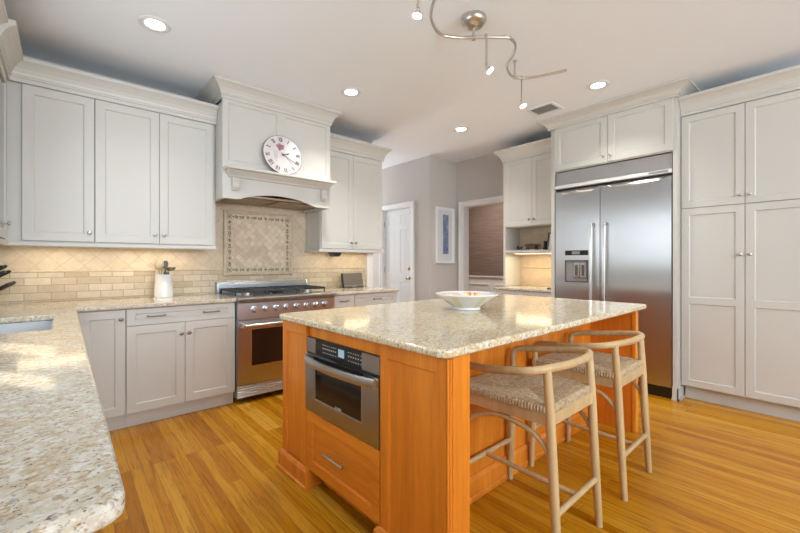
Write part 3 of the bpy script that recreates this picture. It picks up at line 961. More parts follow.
# right of hood
c = thing('wall_cabinet', 'tall white wall cabinet with two doors right of the hood, beside the hall opening', 'cabinet', (2.47, 3.84, 1.35))
mb = MB(); mb.box(2.062, UY, 1.345, 2.888, 3.984, 2.43)
mb.build('carcass', M['cab'], c)
MB(lambda a, n, z: Vector((2.062 - n, a, z))).shaker(3.675, 3.98, 1.352, 1.74, n0=-0.006, t=0.01, rec=0.006).build('side_panel', M['cab'], c)
door_front(S_(UY), 2.066, 2.465, 1.352, 2.412, c, knob=(2.438, 1.422), kmat=M['pewter'])
door_front(S_(UY), 2.468, 2.885, 1.352, 2.412, c, knob=(2.495, 1.422), kmat=M['pewter'])
MB().sweep([(2.066, UY - 0.021), (2.890, UY - 0.021), (2.890, 3.984)], crownp(2.414, 0.15)).build('crown', M['cab'], c)
MB().sweep([(2.05, 3.984), (2.05, UY - 0.012), (2.892, UY - 0.012), (2.892, 3.984)], LRP + [(-0.02, 1.344), (-0.02, 1.312)]).build('light_rail', M['cab'], c)
dv = thing('speaker', 'small black device hung under the right wall cabinet', 'speaker', (2.35, 3.85, 1.26))
mb = MB(); mb.prism([(2.295, 1.342), (2.295, 1.30), (2.318, 1.268), (2.375, 1.268), (2.405, 1.295), (2.405, 1.342)], 'y', 3.80, 3.90)
mb.build('body', M['black'], dv)
MB().lathe([(0.025, 0), (0.025, -0.004), (0.01, -0.005)], (2.35, 3.80, 1.303), 16, 'y').build('grille', M['black'], dv)

# ================================================================== HOOD
HF = 3.47
hd = thing('range_hood', 'white panelled range hood with arched apron and mantel shelf above the range', 'range hood', (1.53, 3.74, 1.75))
hx0, hx1 = 1.016, 2.062
mb = MB()
mb.box(hx0, HF + 0.03, 1.752, hx0 + 0.03, 3.984, 2.60); mb.box(hx1 - 0.03, HF + 0.03, 1.752, hx1, 3.984, 2.60)
mb.box(hx0, HF + 0.03, 2.58, hx1, 3.984, 2.62)
mb.build('chimney_sides', M['cab'], hd)
T = S_(HF)
mb = MB(T)
# front: stiles, rails, two recessed panels, arched apron
za, zb_, zt_ = 1.752, 2.03, 2.62
arch = [(1.175 + (1.868 - 1.175) * k / 24.0) for k in range(25)]
poly = [(hx0, za), (1.13, za), (1.155, za + 0.004)] + [(x, za + 0.008 + 0.058 * math.sin(math.pi * (x - 1.175) / (1.868 - 1.175)) ** 0.8) for x in arch] + [(1.888, za + 0.004), (1.913, za), (hx1, za), (hx1, zb_), (hx0, zb_)]
n_ = len(poly)
fa = mb.verts([(a, 0, z) for a, z in poly]); fb = mb.verts([(a, -0.03, z) for a, z in poly])
# split the apron in vertical strips so every face is convex
top_v = {}
for k in range(2, n_ - 5):
    pass
mb.bm.verts.ensure_lookup_table()
for v in fa + fb: mb.bm.verts.remove(v)
low = poly[:n_ - 2]
for k in range(len(low) - 1):
    (a0, z0), (a1, z1) = low[k], low[k + 1]
    if a1 - a0 < 1e-6: continue
    mb.quad((a0, 0, z0), (a1, 0, z1), (a1, 0, zb_), (a0, 0, zb_))
    mb.quad((a0, -0.03, z0), (a1, -0.03, z1), (a1, 0, z1), (a0, 0, z0))
    mb.quad((a0, -0.03, zb_), (a1, -0.03, zb_), (a1, -0.03, z1), (a0, -0.03, z0))
mb.quad((hx0, -0.03, za), (hx0, 0, za), (hx0, 0, zb_), (hx0, -0.03, zb_)); mb.quad((hx1, -0.03, za), (hx1, 0, za), (hx1, 0, zb_), (hx1, -0.03, zb_))
mb.build('apron', M['cab'], hd)
mb = MB(T)
mid = 0.5 * (hx0 + hx1)
mb.shaker(hx0, mid, zb_, zt_, n0=-0.03, t=0.03, st=0.045, rail=0.05, c=0.0)
mb.shaker(mid, hx1, zb_, zt_, n0=-0.03, t=0.03, st=0.045, rail=0.05, c=0.0)
mb.build('front_panels', M['cab'], hd)
MB().sweep([(hx0, 3.984), (hx0, HF), (hx1, HF), (hx1, 3.984)], crownp(2.60, 0.139, 0.09)).build('crown', M['cab'], hd)
mb = MB()
prev = None
for o_, z in [(0.0, 1.935), (0.020, 1.938), (0.026, 1.950), (0.050, 1.965), (0.075, 1.978), (0.082, 1.985), (0.120, 1.988), (0.124, 1.994), (0.124, 2.006), (0.120, 2.010)]:
    q_ = o_ * 0.42
    v = mb.verts([(1.070 - q_, HF - 0.001, z), (1.070 - q_, HF - 0.002 - o_, z), (2.012 + q_, HF - 0.002 - o_, z), (2.012 + q_, HF - 0.001, z)])
    if prev:
        for e in range(4): mb.face([prev[e], prev[(e + 1) % 4], v[(e + 1) % 4], v[e]])
    else: mb.face(v)
    prev = v
mb.face(prev)
mb.build('mantel_shelf', M['cab'], hd)
for x in (1.088, 1.945):
    mb = MB()
    prof = [(0, 1.934), (0, 1.82)] + [(-(0.020 + 0.016 * math.sin(k / 8 * math.pi * 1.5)) - 0.028 * (k / 8.0), 1.82 + 0.113 * k / 8) for k in range(9)]
    mb.prism([(HF - 0.001 + u, z) for u, z in prof], 'x', x, x + 0.055)
    mb.build('corbel', M['cab'], hd, bevel=0.003)
# liner inside the hood
mb = MB()
mb.box(hx0 + 0.035, HF + 0.035, 1.785, hx1 - 0.035, 3.982, 1.80)
mb.build('liner', M['tan'], hd)
mb = MB()
for k in range(2):
    MB().box(1.12 + k * 0.43, 3.56, 1.776, 1.50 + k * 0.43, 3.90, 1.7845, 0.003).build('filter', M['tan'], hd)

# clock leaning on the mantel shelf
tilt = R(10)
ck = thing('clock', 'round pale pink clock with roman numerals leaning on the hood mantel', 'clock', (1.53, 3.40, 2.012))
RC = 0.187
CX = Matrix.Translation((1.533, 3.392, 2.012)) @ Matrix.Rotation(-tilt, 4, 'X') @ Matrix.Translation((0, 0, RC)) @ Matrix.Rotation(R(-6), 4, 'Y')
def cmb():
    m_ = MB(); m_.X = CX; return m_
m_ = cmb(); m_.lathe([(RC, 0.008), (RC, 0.0), (RC - 0.004, -0.004), (0.002, -0.004)], (0, 0, 0), 48, 'y'); m_.build('face', M['clockf'], ck)
m_ = cmb(); m_.lathe([(RC - 0.002, 0.0081), (RC + 0.0012, 0.006), (RC + 0.0012, -0.001), (RC - 0.002, -0.002)], (0, 0, 0), 48, 'y', caps=False); m_.build('rim', M['dgrey'], ck)
def bar2(m_, p, q, wd, y=-0.0055):
    d_ = Vector((q[0] - p[0], q[1] - p[1])); L = d_.length; d_ /= L; nn = Vector((-d_.y, d_.x)) * wd / 2
    f = [(p[0] + nn.x, p[1] + nn.y), (p[0] - nn.x, p[1] - nn.y), (q[0] - nn.x, q[1] - nn.y), (q[0] + nn.x, q[1] + nn.y)]
    m_.prism(f, 'y', y, y + 0.0012)
ROM = ['XII', 'I', 'II', 'III', 'IIII', 'V', 'VI', 'VII', 'VIII', 'IX', 'X', 'XI']
for k, s_ in enumerate(ROM):
    m_ = cmb()
    ang = R(90 - 30 * k)
    rad = Vector((math.cos(ang), math.sin(ang))); tan_ = Vector((rad.y, -rad.x))
    wds = {'I': 0.0095, 'V': 0.021, 'X': 0.021}
    tot = sum(wds[ch] for ch in s_)
    u = -tot / 2
    for ch in s_:
        w_ = wds[ch]; r0, r1 = 0.128, 0.168
        P = lambda uu, rr: tuple(rad * rr + tan_ * uu)
        if ch == 'I': bar2(m_, P(u + w_ / 2, r0), P(u + w_ / 2, r1), 0.0062)
        if ch == 'V': bar2(m_, P(u + 0.003, r1), P(u + w_ / 2, r0), 0.0062); bar2(m_, P(u + w_ - 0.003, r1), P(u + w_ / 2, r0), 0.002)
        if ch == 'X': bar2(m_, P(u + 0.003, r1), P(u + w_ - 0.003, r0), 0.0062); bar2(m_, P(u + w_ - 0.003, r1), P(u + 0.003, r0), 0.002)
        u += w_
    m_.build('numeral', M['clockn'], ck)
m_ = cmb()
for k in range(10):
    aa = k * 2.4; rr = 0.010 * math.sqrt(k)
    m_.lathe([(0.013, -0.0042), (0.012, -0.0055), (0.002, -0.0055)], (0.0 + rr * math.cos(aa) - 0.012, 0, 0.075 + rr * math.sin(aa)), 10, 'y')
m_.build('rose_print', M['rose'], ck)
m_ = cmb()
for row, (x0_, n_) in enumerate(((-0.085, 5), (-0.072, 6), (-0.058, 4))):
    pts = []
    for k in range(n_ * 8 + 1):
        tt = k / 8.0
        pts.append((x0_ + 0.004 * math.sin(tt * 6.28), -0.0048, 0.045 - tt * 0.018))
    m_.tube(pts, 0.0011, 4)
m_.build('script_print', M['script'], ck)
m_ = cmb(); bar2(m_, (-0.012, -0.003), (0.062, 0.013), 0.007, -0.010); bar2(m_, (0.036, 0.002), (0.056, 0.016), 0.010, -0.010); m_.build('hour_hand', M['clockn'], ck)
m_ = cmb(); bar2(m_, (-0.015, 0.012), (0.108, -0.080), 0.0045, -0.012); m_.build('minute_hand', M['clockn'], ck)
m_ = cmb(); bar2(m_, (-0.02, 0.025), (0.080, -0.105), 0.002, -0.014); m_.build('second_hand', M['clockn'], ck)
m_ = cmb(); m_.lathe([(0.008, -0.004), (0.008, -0.016), (0.002, -0.017)], (0, 0, 0), 16, 'y'); m_.build('hub', M['clockn'], ck)

# ================================================================== RANGE
rg = thing('range', 'stainless six burner gas range with eight knobs under the white hood', 'stove', (1.565, 3.66, 0))
rx0, rx1 = 1.096, 2.034
mb = MB()
mb.box(rx0, 3.375, 0.05, rx1, 3.955, 0.892)
mb.build('body', M['steelx'], rg)
mb = MB()
for x in (rx0 + 0.06, rx1 - 0.06):
    for y in (3.44, 3.90):
        MB().cyl((x, y, 0.0), (x, y, 0.05), 0.02, seg=12).build('foot', M['dgrey'], rg)
mb = MB()
mb.prism([(3.374, 0.712), (3.374, 0.86), (3.335, 0.853), (3.335, 0.715)], 'x', rx0, rx1)
mb.build('control_panel', M['steelx'], rg, bevel=0.003)
mb = MB()
mb.prism([(3.50, 0.893), (3.50, 0.908), (3.30, 0.908), (3.287, 0.903), (3.282, 0.894), (3.287, 0.880), (3.330, 0.856), (3.374, 0.862), (3.374, 0.893)], 'x', rx0, rx1)
mb.build('bullnose', M['steelx'], rg)
mb = MB(); mb.box(rx0 + 0.012, 3.50, 0.8925, rx1 - 0.012, 3.90, 0.902); mb.build('burner_tray', M['steelx'], rg)
for k in range(8):
    x = 1.236 + (1.921 - 1.236) * k / 7
    m_ = MB()
    m_.lathe([(0.030, 0), (0.030, -0.006), (0.025, -0.008)], (x, 3.335, 0.797), 20, 'y')
    kb = m_.build('knob', M['steelx'], rg, smooth=True)
    m_ = MB()
    m_.lathe([(0.022, -0.008), (0.024, -0.014), (0.022, -0.040), (0.018, -0.044), (0.002, -0.044)], (x, 3.335, 0.797), 20, 'y')
    m_.box(x - 0.005, 3.283, 0.777, x + 0.005, 3.293, 0.817, 0.001)
    m_.build('dial', M['handle'], kb, smooth=True)
# oven door
mb = MB(S_(3.374))
wx0, wx1, wz0, wz1 = 1.215, 1.915, 0.315, 0.625
dx0, dx1, dz0, dz1 = rx0 + 0.004, rx1 - 0.004, 0.162, 0.705
for (a0, z0, a1, z1) in ((dx0, dz0, wx0, dz1), (wx1, dz0, dx1, dz1), (wx0, dz0, wx1, wz0), (wx0, wz1, wx1, dz1)):
    mb.box(a0, 0.002, z0, a1, 0.032, z1)
od = mb.build('oven_door', M['steelx'], rg)
MB(S_(3.374)).box(wx0, 0.010, wz0, wx1, 0.026, wz1).build('window', M['glass'], od)
mb = MB(S_(3.374))
picture_b = 0.008
for (a0, z0, a1, z1) in ((wx0 - 0.008, wz0 - 0.008, wx1 + 0.008, wz0), (wx0 - 0.008, wz1, wx1 + 0.008, wz1 + 0.008), (wx0 - 0.008, wz0, wx0, wz1), (wx1, wz0, wx1 + 0.008, wz1)):
    mb.box(a0, 0.032, z0, a1, 0.036, z1)
mb.build('window_trim', M['handle'], od)
mb = MB()
mb.cyl((1.125, 3.278, 0.668), (2.005, 3.278, 0.668), 0.016, seg=14)
for x in (1.118, 1.990):
    mb.box(x, 3.262, 0.648, x + 0.022, 3.342, 0.690, 0.003)
mb.build('handle', M['handle'], od, smooth=True)
mb = MB()
mb.box(rx0, 3.352, 0.05, rx1, 3.374, 0.156)
for k in range(5):
    mb.box(rx0 + 0.002, 3.344, 0.058 + k * 0.0195, rx1 - 0.002, 3.352, 0.068 + k * 0.0195, 0.002)
mb.build('kick_grille', M['steelx'], rg)
# backguard
mb = MB()
mb.prism([(3.985, 0.892), (3.925, 0.892), (3.925, 0.985), (3.935, 1.006), (3.985, 1.006)], 'x', rx0 + 0.01, rx1 - 0.01)
mb.prism([(3.985, 0.892), (3.90, 0.892), (3.905, 0.975), (3.93, 1.012), (3.985, 1.012)], 'x', rx0, rx0 + 0.01)
mb.prism([(3.985, 0.892), (3.90, 0.892), (3.905, 0.975), (3.93, 1.012), (3.985, 1.012)], 'x', rx1 - 0.01, rx1)
mb.build('backguard', M['steelx'], rg)
# burners + grates: three double grates
for k in range(3):
    gx0 = rx0 + 0.022 + k * 0.299; gx1 = gx0 + 0.294
    for y in (3.60, 3.80):
        m_ = MB(); xm = 0.5 * (gx0 + gx1)
        m_.lathe([(0.055, 0), (0.055, 0.008), (0.045, 0.010), (0.045, 0.020), (0.040, 0.024), (0.002, 0.024)], (xm, y, 0.902), 20)
        m_.build('burner', M['handle'] if (k != 1) else M['iron'], rg, smooth=True)
    m_ = MB()
    y0, y1, zg0, zg1 = 3.475, 3.895, 0.935, 0.955
    m_.box(gx0, y0, zg0, gx1, y0 + 0.018, zg1, 0.003); m_.box(gx0, y1 - 0.018, zg0, gx1, y1, zg1, 0.003)
    m_.box(gx0, y0 + 0.018, zg0, gx0 + 0.016, y1 - 0.018, zg1, 0.003); m_.box(gx1 - 0.016, y0 + 0.018, zg0, gx1, y1 - 0.018, zg1, 0.003)
    ym = 0.5 * (y0 + y1)
    m_.box(gx0 + 0.016, ym - 0.007, zg0, gx1 - 0.016, ym + 0.007, zg1)
    for y in (3.60, 3.80):
        m_.box(gx0 + 0.016, y - 0.005, zg0 + 0.004, xm - 0.035, y + 0.005, zg1); m_.box(xm + 0.035, y - 0.005, zg0 + 0.004, gx1 - 0.016, y + 0.005, zg1)
    for (ya, yb) in ((y0 + 0.018, 3.565), (3.635, ym - 0.007), (ym + 0.007, 3.765), (3.835, y1 - 0.018)):
        m_.box(xm - 0.005, ya, zg0 + 0.004, xm + 0.005, yb, zg1)
    for x in (gx0 + 0.008, gx1 - 0.008):
        for y in (y0 + 0.009, y1 - 0.009):
            m_.cyl((x, y, 0.9025 if y > 3.5 else 0.9085), (x, y, zg0 + 0.002), 0.008, seg=8)
    m_.build('grate', M['iron'], rg)

# ================================================================== FRIDGE, SURROUND, PANTRY, HUTCH
PX = 4.01                                            # front of the fridge side panels
fc = thing('fridge_cabinet', 'white cabinet framing the refrigerator with two doors above it', 'cabinet', (4.3, 1.53, 0))
mb = MB()
mb.box(PX, 0.958, 0.0, 4.55, 0.990, 2.66); mb.box(PX, 2.066, 0.0, 4.55, 2.108, 2.66)
mb.build('side_panels', M['cab'], fc)
mb = MB()
mb.box(PX + 0.002, 0.990, 2.172, 4.55, 2.066, 2.62)
mb.build('carcass', M['cab'], fc)
mb = MB()
mb.prism([(0.940, 0.0), (0.997, 0.0), (0.997, 0.02), (0.992, 0.03), (0.992, 0.11), (0.988, 0.125), (0.956, 0.125), (0.949, 0.11), (0.949, 0.03), (0.940, 0.02)], 'x', PX - 0.012, PX - 0.0005)
mb.box(PX - 0.012, 0.940, 0, 4.18, 0.9575, 0.02); mb.box(PX - 0.012, 0.949, 0.02, 4.18, 0.9575, 0.114)
mb.build('plinth_block', M['cab'], fc)
T = W_(PX + 0.002)
door_front(T, 0.986, 1.521, 2.182, 2.642, fc, knob=(1.492, 2.24))
door_front(T, 1.525, 2.060, 2.182, 2.642, fc, knob=(1.554, 2.24))
MB().sweep([(4.55, 2.110), (PX - 0.022, 2.110), (PX - 0.022, 0.957), (4.55, 0.957)], crownp(2.63, 0.108, 0.105)).build('crown', M['cab'], fc)

fr = thing('refrigerator', 'large stainless side by side refrigerator built into white cabinetry', 'refrigerator', (4.25, 1.52, 0))
fy0, fy1, fsp = 0.999, 2.052, 1.593
mb = MB(); mb.box(4.03, fy0 - 0.006, 0.02, 4.54, fy1 + 0.006, 2.165); mb.build('body', M['black'], fr)
mb = MB(); mb.box(4.035, fy0, 0.0, 4.06, fy1, 0.09); mb.build('kick_plate', M['black'], fr)
def fridge_door(y0, y1, z0, z1):
    m_ = MB()
    nx, nz = 24, 40
    def nn(u, v):
        bul = 0.007 * (1 - (2 * u - 1) ** 2)
        return 0.028 + bul
    grid = []
    for j in range(nz + 1):
        row = []
        v = j / nz
        for i in range(nx + 1):
            u = i / nx
            ztop = z1 - 0.048 * (1 - (2 * u - 1) ** 2) * 1.0 - 0.004
            z = z0 + (ztop - z0) * v
            row.append((4.028 - nn(u, v), y0 + (y1 - y0) * u, z))
        grid.append(row)
    top = [(4.028 - 0.006, y0 + (y1 - y0) * i / nx, z1) for i in range(nx + 1)]
    grid.append(top)
    V_ = [m_.verts(r) for r in grid]
    back = [m_.verts([(4.029, y0 + (y1 - y0) * i / nx, z0) for i in range(nx + 1)]), m_.verts([(4.029, y0 + (y1 - y0) * i / nx, z1) for i in range(nx + 1)])]
    for j in range(len(V_) - 1):
        for i in range(nx):
            m_.face([V_[j][i], V_[j][i + 1], V_[j + 1][i + 1], V_[j + 1][i]])
    for i in range(nx):
        m_.face([back[0][i], back[0][i + 1], V_[0][i + 1], V_[0][i]])
        m_.face([back[1][i], back[1][i + 1], V_[-1][i + 1], V_[-1][i]])
    for e in (0, nx):
        m_.face([back[0][e]] + [r[e] for r in V_] + [back[1][e]])
    return m_
dl = fridge_door(fsp + 0.003, fy1, 0.105, 1.965).build('door', M['steel'], fr, smooth=True)
dr = fridge_door(fy0, fsp - 0.003, 0.105, 1.965).build('door', M['steel'], fr, smooth=True)
mb = MB(); mb.box(4.016, fy0, 2.022, 4.028, fy1, 2.160); mb.build('top_grille', M['steel'], fr)
mb = MB(); mb.box(3.992, fy0 - 0.002, 1.985, 4.028, fy1 + 0.002, 2.020, 0.004); mb.build('grille_rail', plain('bright_aluminium', (0.75, 0.75, 0.75), 0.5, 0.5), fr)
mb = MB(); mb.box(3.9905, 1.02, 1.994, 3.992, 1.17, 2.012); mb.build('name_plate', M['mgrey'], fr)
for (yh, par) in ((1.655, dl), (1.531, dr)):
    m_ = MB()
    m_.tube(smoothpts([(3.985, yh, 1.585), (3.955, yh, 1.575), (3.940, yh, 1.52), (3.930, yh, 1.25), (3.928, yh, 1.05), (3.930, yh, 0.80), (3.940, yh, 0.50), (3.955, yh, 0.445), (3.985, yh, 0.435)], 6), 0.0135, 12)
    m_.build('handle', M['handle'], par, smooth=True)
# dispenser
fx = 3.994
ds = MB(); ds.box(3.983, 1.703, 1.275, fx, 1.940, 1.325, 0.002); ds.build('display', M['black'], dl)
ds = MB(); ds.box(3.981, 1.785, 1.285, 3.983, 1.865, 1.315); dsp = ds.build('display_lens', M['mgrey'], dl)
ds = MB()
y0, y1, z0, z1 = 1.703, 1.940, 0.995, 1.225
ds.box(3.980, y0, z0, fx, y0 + 0.012, z1); ds.box(3.980, y1 - 0.012, z0, fx, y1, z1); ds.box(3.980, y0 + 0.012, z1 - 0.012, fx, y1 - 0.012, z1); ds.box(3.980, y0 + 0.012, z0, fx, y1 - 0.012, z0 + 0.014)
ds.build('dispenser_frame', M['dgrey'], dl)
ds = MB(); ds.box(3.988, y0 + 0.012, z0 + 0.014, 3.993, y1 - 0.012, z1 - 0.012); ds.build('dispenser_recess', M['mgrey'], dl)
for k in range(2):
    ya = 1.722 + k * 0.066
    ds = MB(); ds.prism([(3.988, 1.045), (3.988, 1.195), (3.984, 1.20), (3.976, 1.19), (3.976, 1.05), (3.984, 1.04)], 'y', ya, ya + 0.056)
    pd = ds.build('paddle', M['handle'], dl, bevel=0.003)
    ds = MB(); ds.box(3.9735, ya + 0.014, 1.065, 3.9762, ya + 0.042, 1.175, 0.001); ds.build('lever', M['dgrey'], pd)

# pantry
pn = thing('pantry_cabinet', 'tall white pantry cabinet right of the refrigerator with four doors', 'cabinet', (4.37, 0.52, 0))
mb = MB()
mb.box(4.131, 0.075, 0.115, 4.55, 0.955, 2.51); mb.box(4.185, 0.075, 0, 4.55, 0.939, 0.115)
mb.build('carcass', M['cab'], pn)
T = W_(4.131)
for (a0, a1, ka) in ((0.531, 0.952, 0.558), (0.110, 0.527, 0.500)):
    door_front(T, a0, a1, 0.125, 1.668, pn, knob=(ka, 1.267), mids=(0.8705,), st=0.055)
    door_front(T, a0, a1, 1.674, 2.478, pn, knob=(ka, 1.745), st=0.055)
MB().sweep([(4.110, 0.955), (4.110, 0.075)], crownp(2.482, 0.154, 0.08)).build('crown', M['cab'], pn)

# hutch: worktop, base and open niche with shelf
HY0, HY1 = 2.110, 2.845
hb = thing('base_cabinet', 'low white base cabinet with two drawers under the lit niche', 'cabinet', (4.3, 2.48, 0))
mb = MB(); mb.box(4.04, HY0, 0.10, 4.55, 2.832, 0.866); mb.box(4.09, HY0, 0, 4.55, 2.832, 0.10); mb.build('carcass', M['cab'], hb)
T = W_(4.04)
for (a0, a1) in ((2.113, 2.469), (2.472, 2.829)):
    door_front(T, a0, a1, 0.742, 0.862, hb, 'drawer', pull=(0.5 * (a0 + a1), 0.803, 0.10), rail=0.036, st=0.05)
    door_front(T, a0, a1, 0.112, 0.737, hb, knob=(a1 - 0.03 if a0 < 2.2 else a0 + 0.03, 0.68), kmat=M['pewter'])
hw = slab('worktop', M['granite2'], [4.005, 4.55], [HY0, 2.858], lambda x, y: True, ZB, ZT, rounds=((4.005, 2.858, 0.015),), edge=0.009)
tag(hw, 'small granite worktop of the lit niche left of the refrigerator', 'countertop')
hu = thing('hutch_cabinet', 'white two door hutch cabinet with an open lit niche left of the refrigerator', 'cabinet', (4.38, 2.48, 0.9))
HX = 4.222
mb = MB()
mb.box(HX - 0.018, HY1 - 0.03, 0.902, 4.55, HY1, 2.47); mb.box(HX - 0.018, HY0, 0.902, 4.55, HY0 + 0.02, 2.47)
mb.box(HX, HY0 + 0.02, 1.635, 4.55, HY1 - 0.03, 2.47)
mb.build('carcass', M['cab'], hu)
box_obj('shelf', M['cab'], HX - 0.015, HY0 + 0.02, 1.320, 4.535, HY1 - 0.03, 1.350, 0.002, hu)
box_obj('niche_tile', M['nicheb'], 4.536, HY0 + 0.02, 0.902, 4.55, HY1 - 0.03, 1.635, 0, hu)
MB().box(4.526, HY0 + 0.02, 1.128, 4.5355, HY1 - 0.03, 1.138, 0.002).build('tile_liner', M['stone'], hu)
T = W_(HX)
door_front(T, 2.450, HY1 - 0.022, 1.645, 2.455, hu, knob=(2.478, 1.715), kmat=M['pewter'], st=0.052)
door_front(T, HY0 + 0.006, 2.447, 1.645, 2.455, hu, knob=(2.418, 1.715), kmat=M['pewter'], st=0.052)
MB().sweep([(4.55, HY1 + 0.001), (HX - 0.021, HY1 + 0.001), (HX - 0.021, HY0)], crownp(2.458, 0.145, 0.085)).build('crown', M['cab'], hu)
nl = thing('undercabinet_light', 'slim warm light bar fixed under the niche shelf', 'light', (4.3, 2.5, 1.31))
MB().box(4.25, 2.20, 1.308, 4.31, 2.72, 1.3195).build('housing', M['trim'], nl)
MB().box(4.257, 2.21, 1.306, 4.303, 2.71, 1.308).build('lens', M['strip'], nl)
lamp('niche_lamp', 'AREA', (4.28, 2.46, 1.302), 2.0, (1.0, 0.78, 0.48), shape='RECTANGLE', size=0.05, size_y=0.5)

# niche ornaments
o1 = thing('ornament', 'tiny dark figure at the left end of the niche shelf', 'ornament', (4.40, 2.735, 1.35))
mb = MB()
mb.box(4.375, 2.690, 1.3505, 4.425, 2.790, 1.357, 0.002)
for y in (2.705, 2.760):
    mb.cyl((4.40, y, 1.357), (4.40, y + 0.003, 1.395), 0.006, 0.005, 8)
mb.tube([(4.40, 2.700, 1.395), (4.40, 2.735, 1.378), (4.40, 2.768, 1.397)], 0.008, 8); mb.sphere((4.40, 2.765, 1.402), 0.010); mb.sphere((4.40, 2.703, 1.398), 0.009)
mb.build('figure', M['black'], o1, smooth=True)
o2 = thing('trinket_box', 'small carved brown footed box in the middle of the niche shelf', 'box', (4.40, 2.565, 1.35))
mb = MB()
for (x, y) in ((4.375, 2.50), (4.425, 2.50), (4.375, 2.63), (4.425, 2.63)):
    mb.tube([(x, y, 1.3505), (x, y, 1.365), (x, 0.6 * y + 0.4 * 2.565, 1.378)], [0.009, 0.006, 0.006], 8)
mb.box(4.362, 2.505, 1.374, 4.438, 2.625, 1.410, 0.004)
mb.build('base', M['brownc'], o2)
mb = MB()
mb.prism([(2.480, 1.411), (2.500, 1.408), (2.630, 1.408), (2.650, 1.411), (2.630, 1.422), (2.60, 1.432), (2.53, 1.432), (2.50, 1.422)], 'x', 4.355, 4.445)
mb.sphere((4.40, 2.565, 1.436), 0.008)
mb.build('lid', M['brownc'], o2)
BK = (('black framed book leaning at the right end of the niche shelf, frontmost', 2.262, 0.020, 0.215, M['black'], 0.10),
      ('pale book between two dark ones on the niche shelf', 2.290, 0.026, 0.190, M['paper'], 0.10),
      ('dark grey book on the niche shelf, leftmost of the tall ones', 2.322, 0.018, 0.205, M['dgrey'], 0.10),
      ('short black book leaning left of the tall books on the niche shelf', 2.362, 0.022, 0.105, M['black'], 0.10))
for lab, y, th, hh, mt, lean in BK:
    b_ = thing('book', lab, 'book', (4.42, y, 1.351), group='books on the niche shelf')
    X = Matrix.Translation((4.42, y, 1.3512)) @ Matrix.Rotation(lean, 4, 'X')
    m_ = MB(); m_.X = X; m_.box(-0.075, 0, 0, 0.075, 0.003, hh); m_.box(-0.075, th - 0.003, 0, 0.075, th, hh); m_.box(-0.078, 0, 0, -0.075, th, hh); m_.build('cover', mt, b_)
    m_ = MB(); m_.X = X; m_.box(-0.074, 0.003, 0.003, 0.070, th - 0.003, hh - 0.004); m_.build('pages', M['paper'], b_)
o3 = thing('telephone', 'white cordless telephone with dark base on the niche worktop beside the refrigerator', 'telephone', (4.2, 2.18, 0.90))
mb = MB(); mb.box(4.13, 2.135, 0.9005, 4.23, 2.225, 0.915, 0.004); mb.build('base', M['dgrey'], o3)
mb = MB(); mb.prism([(2.145, 0.9155), (2.195, 0.9155), (2.178, 1.00), (2.168, 1.045), (2.140, 1.045), (2.138, 0.99)], 'x', 4.165, 4.195); mb.build('handset', M['white'], o3, bevel=0.004)
mb = MB(); mb.box(4.161, 2.146, 1.000, 4.1645, 2.168, 1.022); mb.build('screen', M['black'], o3)

# ================================================================== ISLAND (local frame u, v; turned 1.2 degrees)
IR = R(1.2)
IO = (0.972, 0.888, 0.0)
IO2 = (0.984, 0.888, 0.0)
isl = thing('island', 'honey coloured wooden kitchen island with drawer and panelled ends', 'kitchen island', IO2, IR)
IU, IV = 2.205, 1.305
itop = slab('island_worktop', M['granite'], [0, IU], [0, IV], lambda x, y: True, ZB, ZT, rounds=((0, 0, 0.045), (IU, 0, 0.045), (0, IV, 0.045), (IU, IV, 0.045)), edge=0.010)
itop.location = IO; itop.rotation_euler = (0, 0, IR)
tag(itop, 'large cream granite worktop of the island with the bowl on it', 'countertop')
def LB(T=None): return MB(T)
def ibuild(mb, name, mat, parent=isl, **kw): return mb.build(name, mat, parent, local=True, **kw)
VB = 0.345                                           # beadboard plane
MW0, MW1 = 0.385, 1.000                              # microwave bay along v
# left face frame: T maps (a=v, n outwards = -u, z)
TI = lambda a, n, z: Vector((0.034 - n, a, z))
mb = LB(); mb.box(0.036, MW1 + 0.002, 0.0, 0.6, 1.285, 0.866); mb.box(0.034, VB + 0.02, 0.0, 0.60, MW0 - 0.002, 0.866); mb.box(0.60, VB + 0.02, 0.0, 2.09, 1.285, 0.866)
mb.box(0.045, MW0 - 0.002, 0.80, 0.60, MW1 + 0.002, 0.866); mb.box(0.10, MW0 - 0.002, 0.0, 0.60, MW1 + 0.002, 0.085)
mb.box(0.034, MW0 - 0.002, 0.803, 0.05, MW1 + 0.002, 0.866)
ibuild(mb, 'carcass', M['island'])
# near leg panel: post and end panel
mb = LB(); mb.box(0.034, 0.012, 0.0, 0.138, VB + 0.018, 0.866)
ibuild(mb, 'end_panel', M['island'])
mb = LB(TI); mb.shaker(0.022, MW0 - 0.004, 0.001, 0.866, n0=0.0, t=0.018, st=0.048, rail=0.058, rec=0.010)
ibuild(mb, 'side_panel', M['island'])
mb = LB()
for k in range(3):
    mb.cyl((0.0215 + 0.010 * k, 0.0165 - 0.003 * k, 0.105), (0.0215 + 0.010 * k, 0.0165 - 0.003 * k, 0.864), 0.0055, seg=10)
ibuild(mb, 'corner_bead', M['island'], smooth=True)
mb = LB(TI); mb.shaker(MW1 + 0.004, 1.288, 0.001, 0.866, n0=0.0, t=0.018, st=0.048, rail=0.058, rec=0.010)
ibuild(mb, 'side_panel', M['island'])
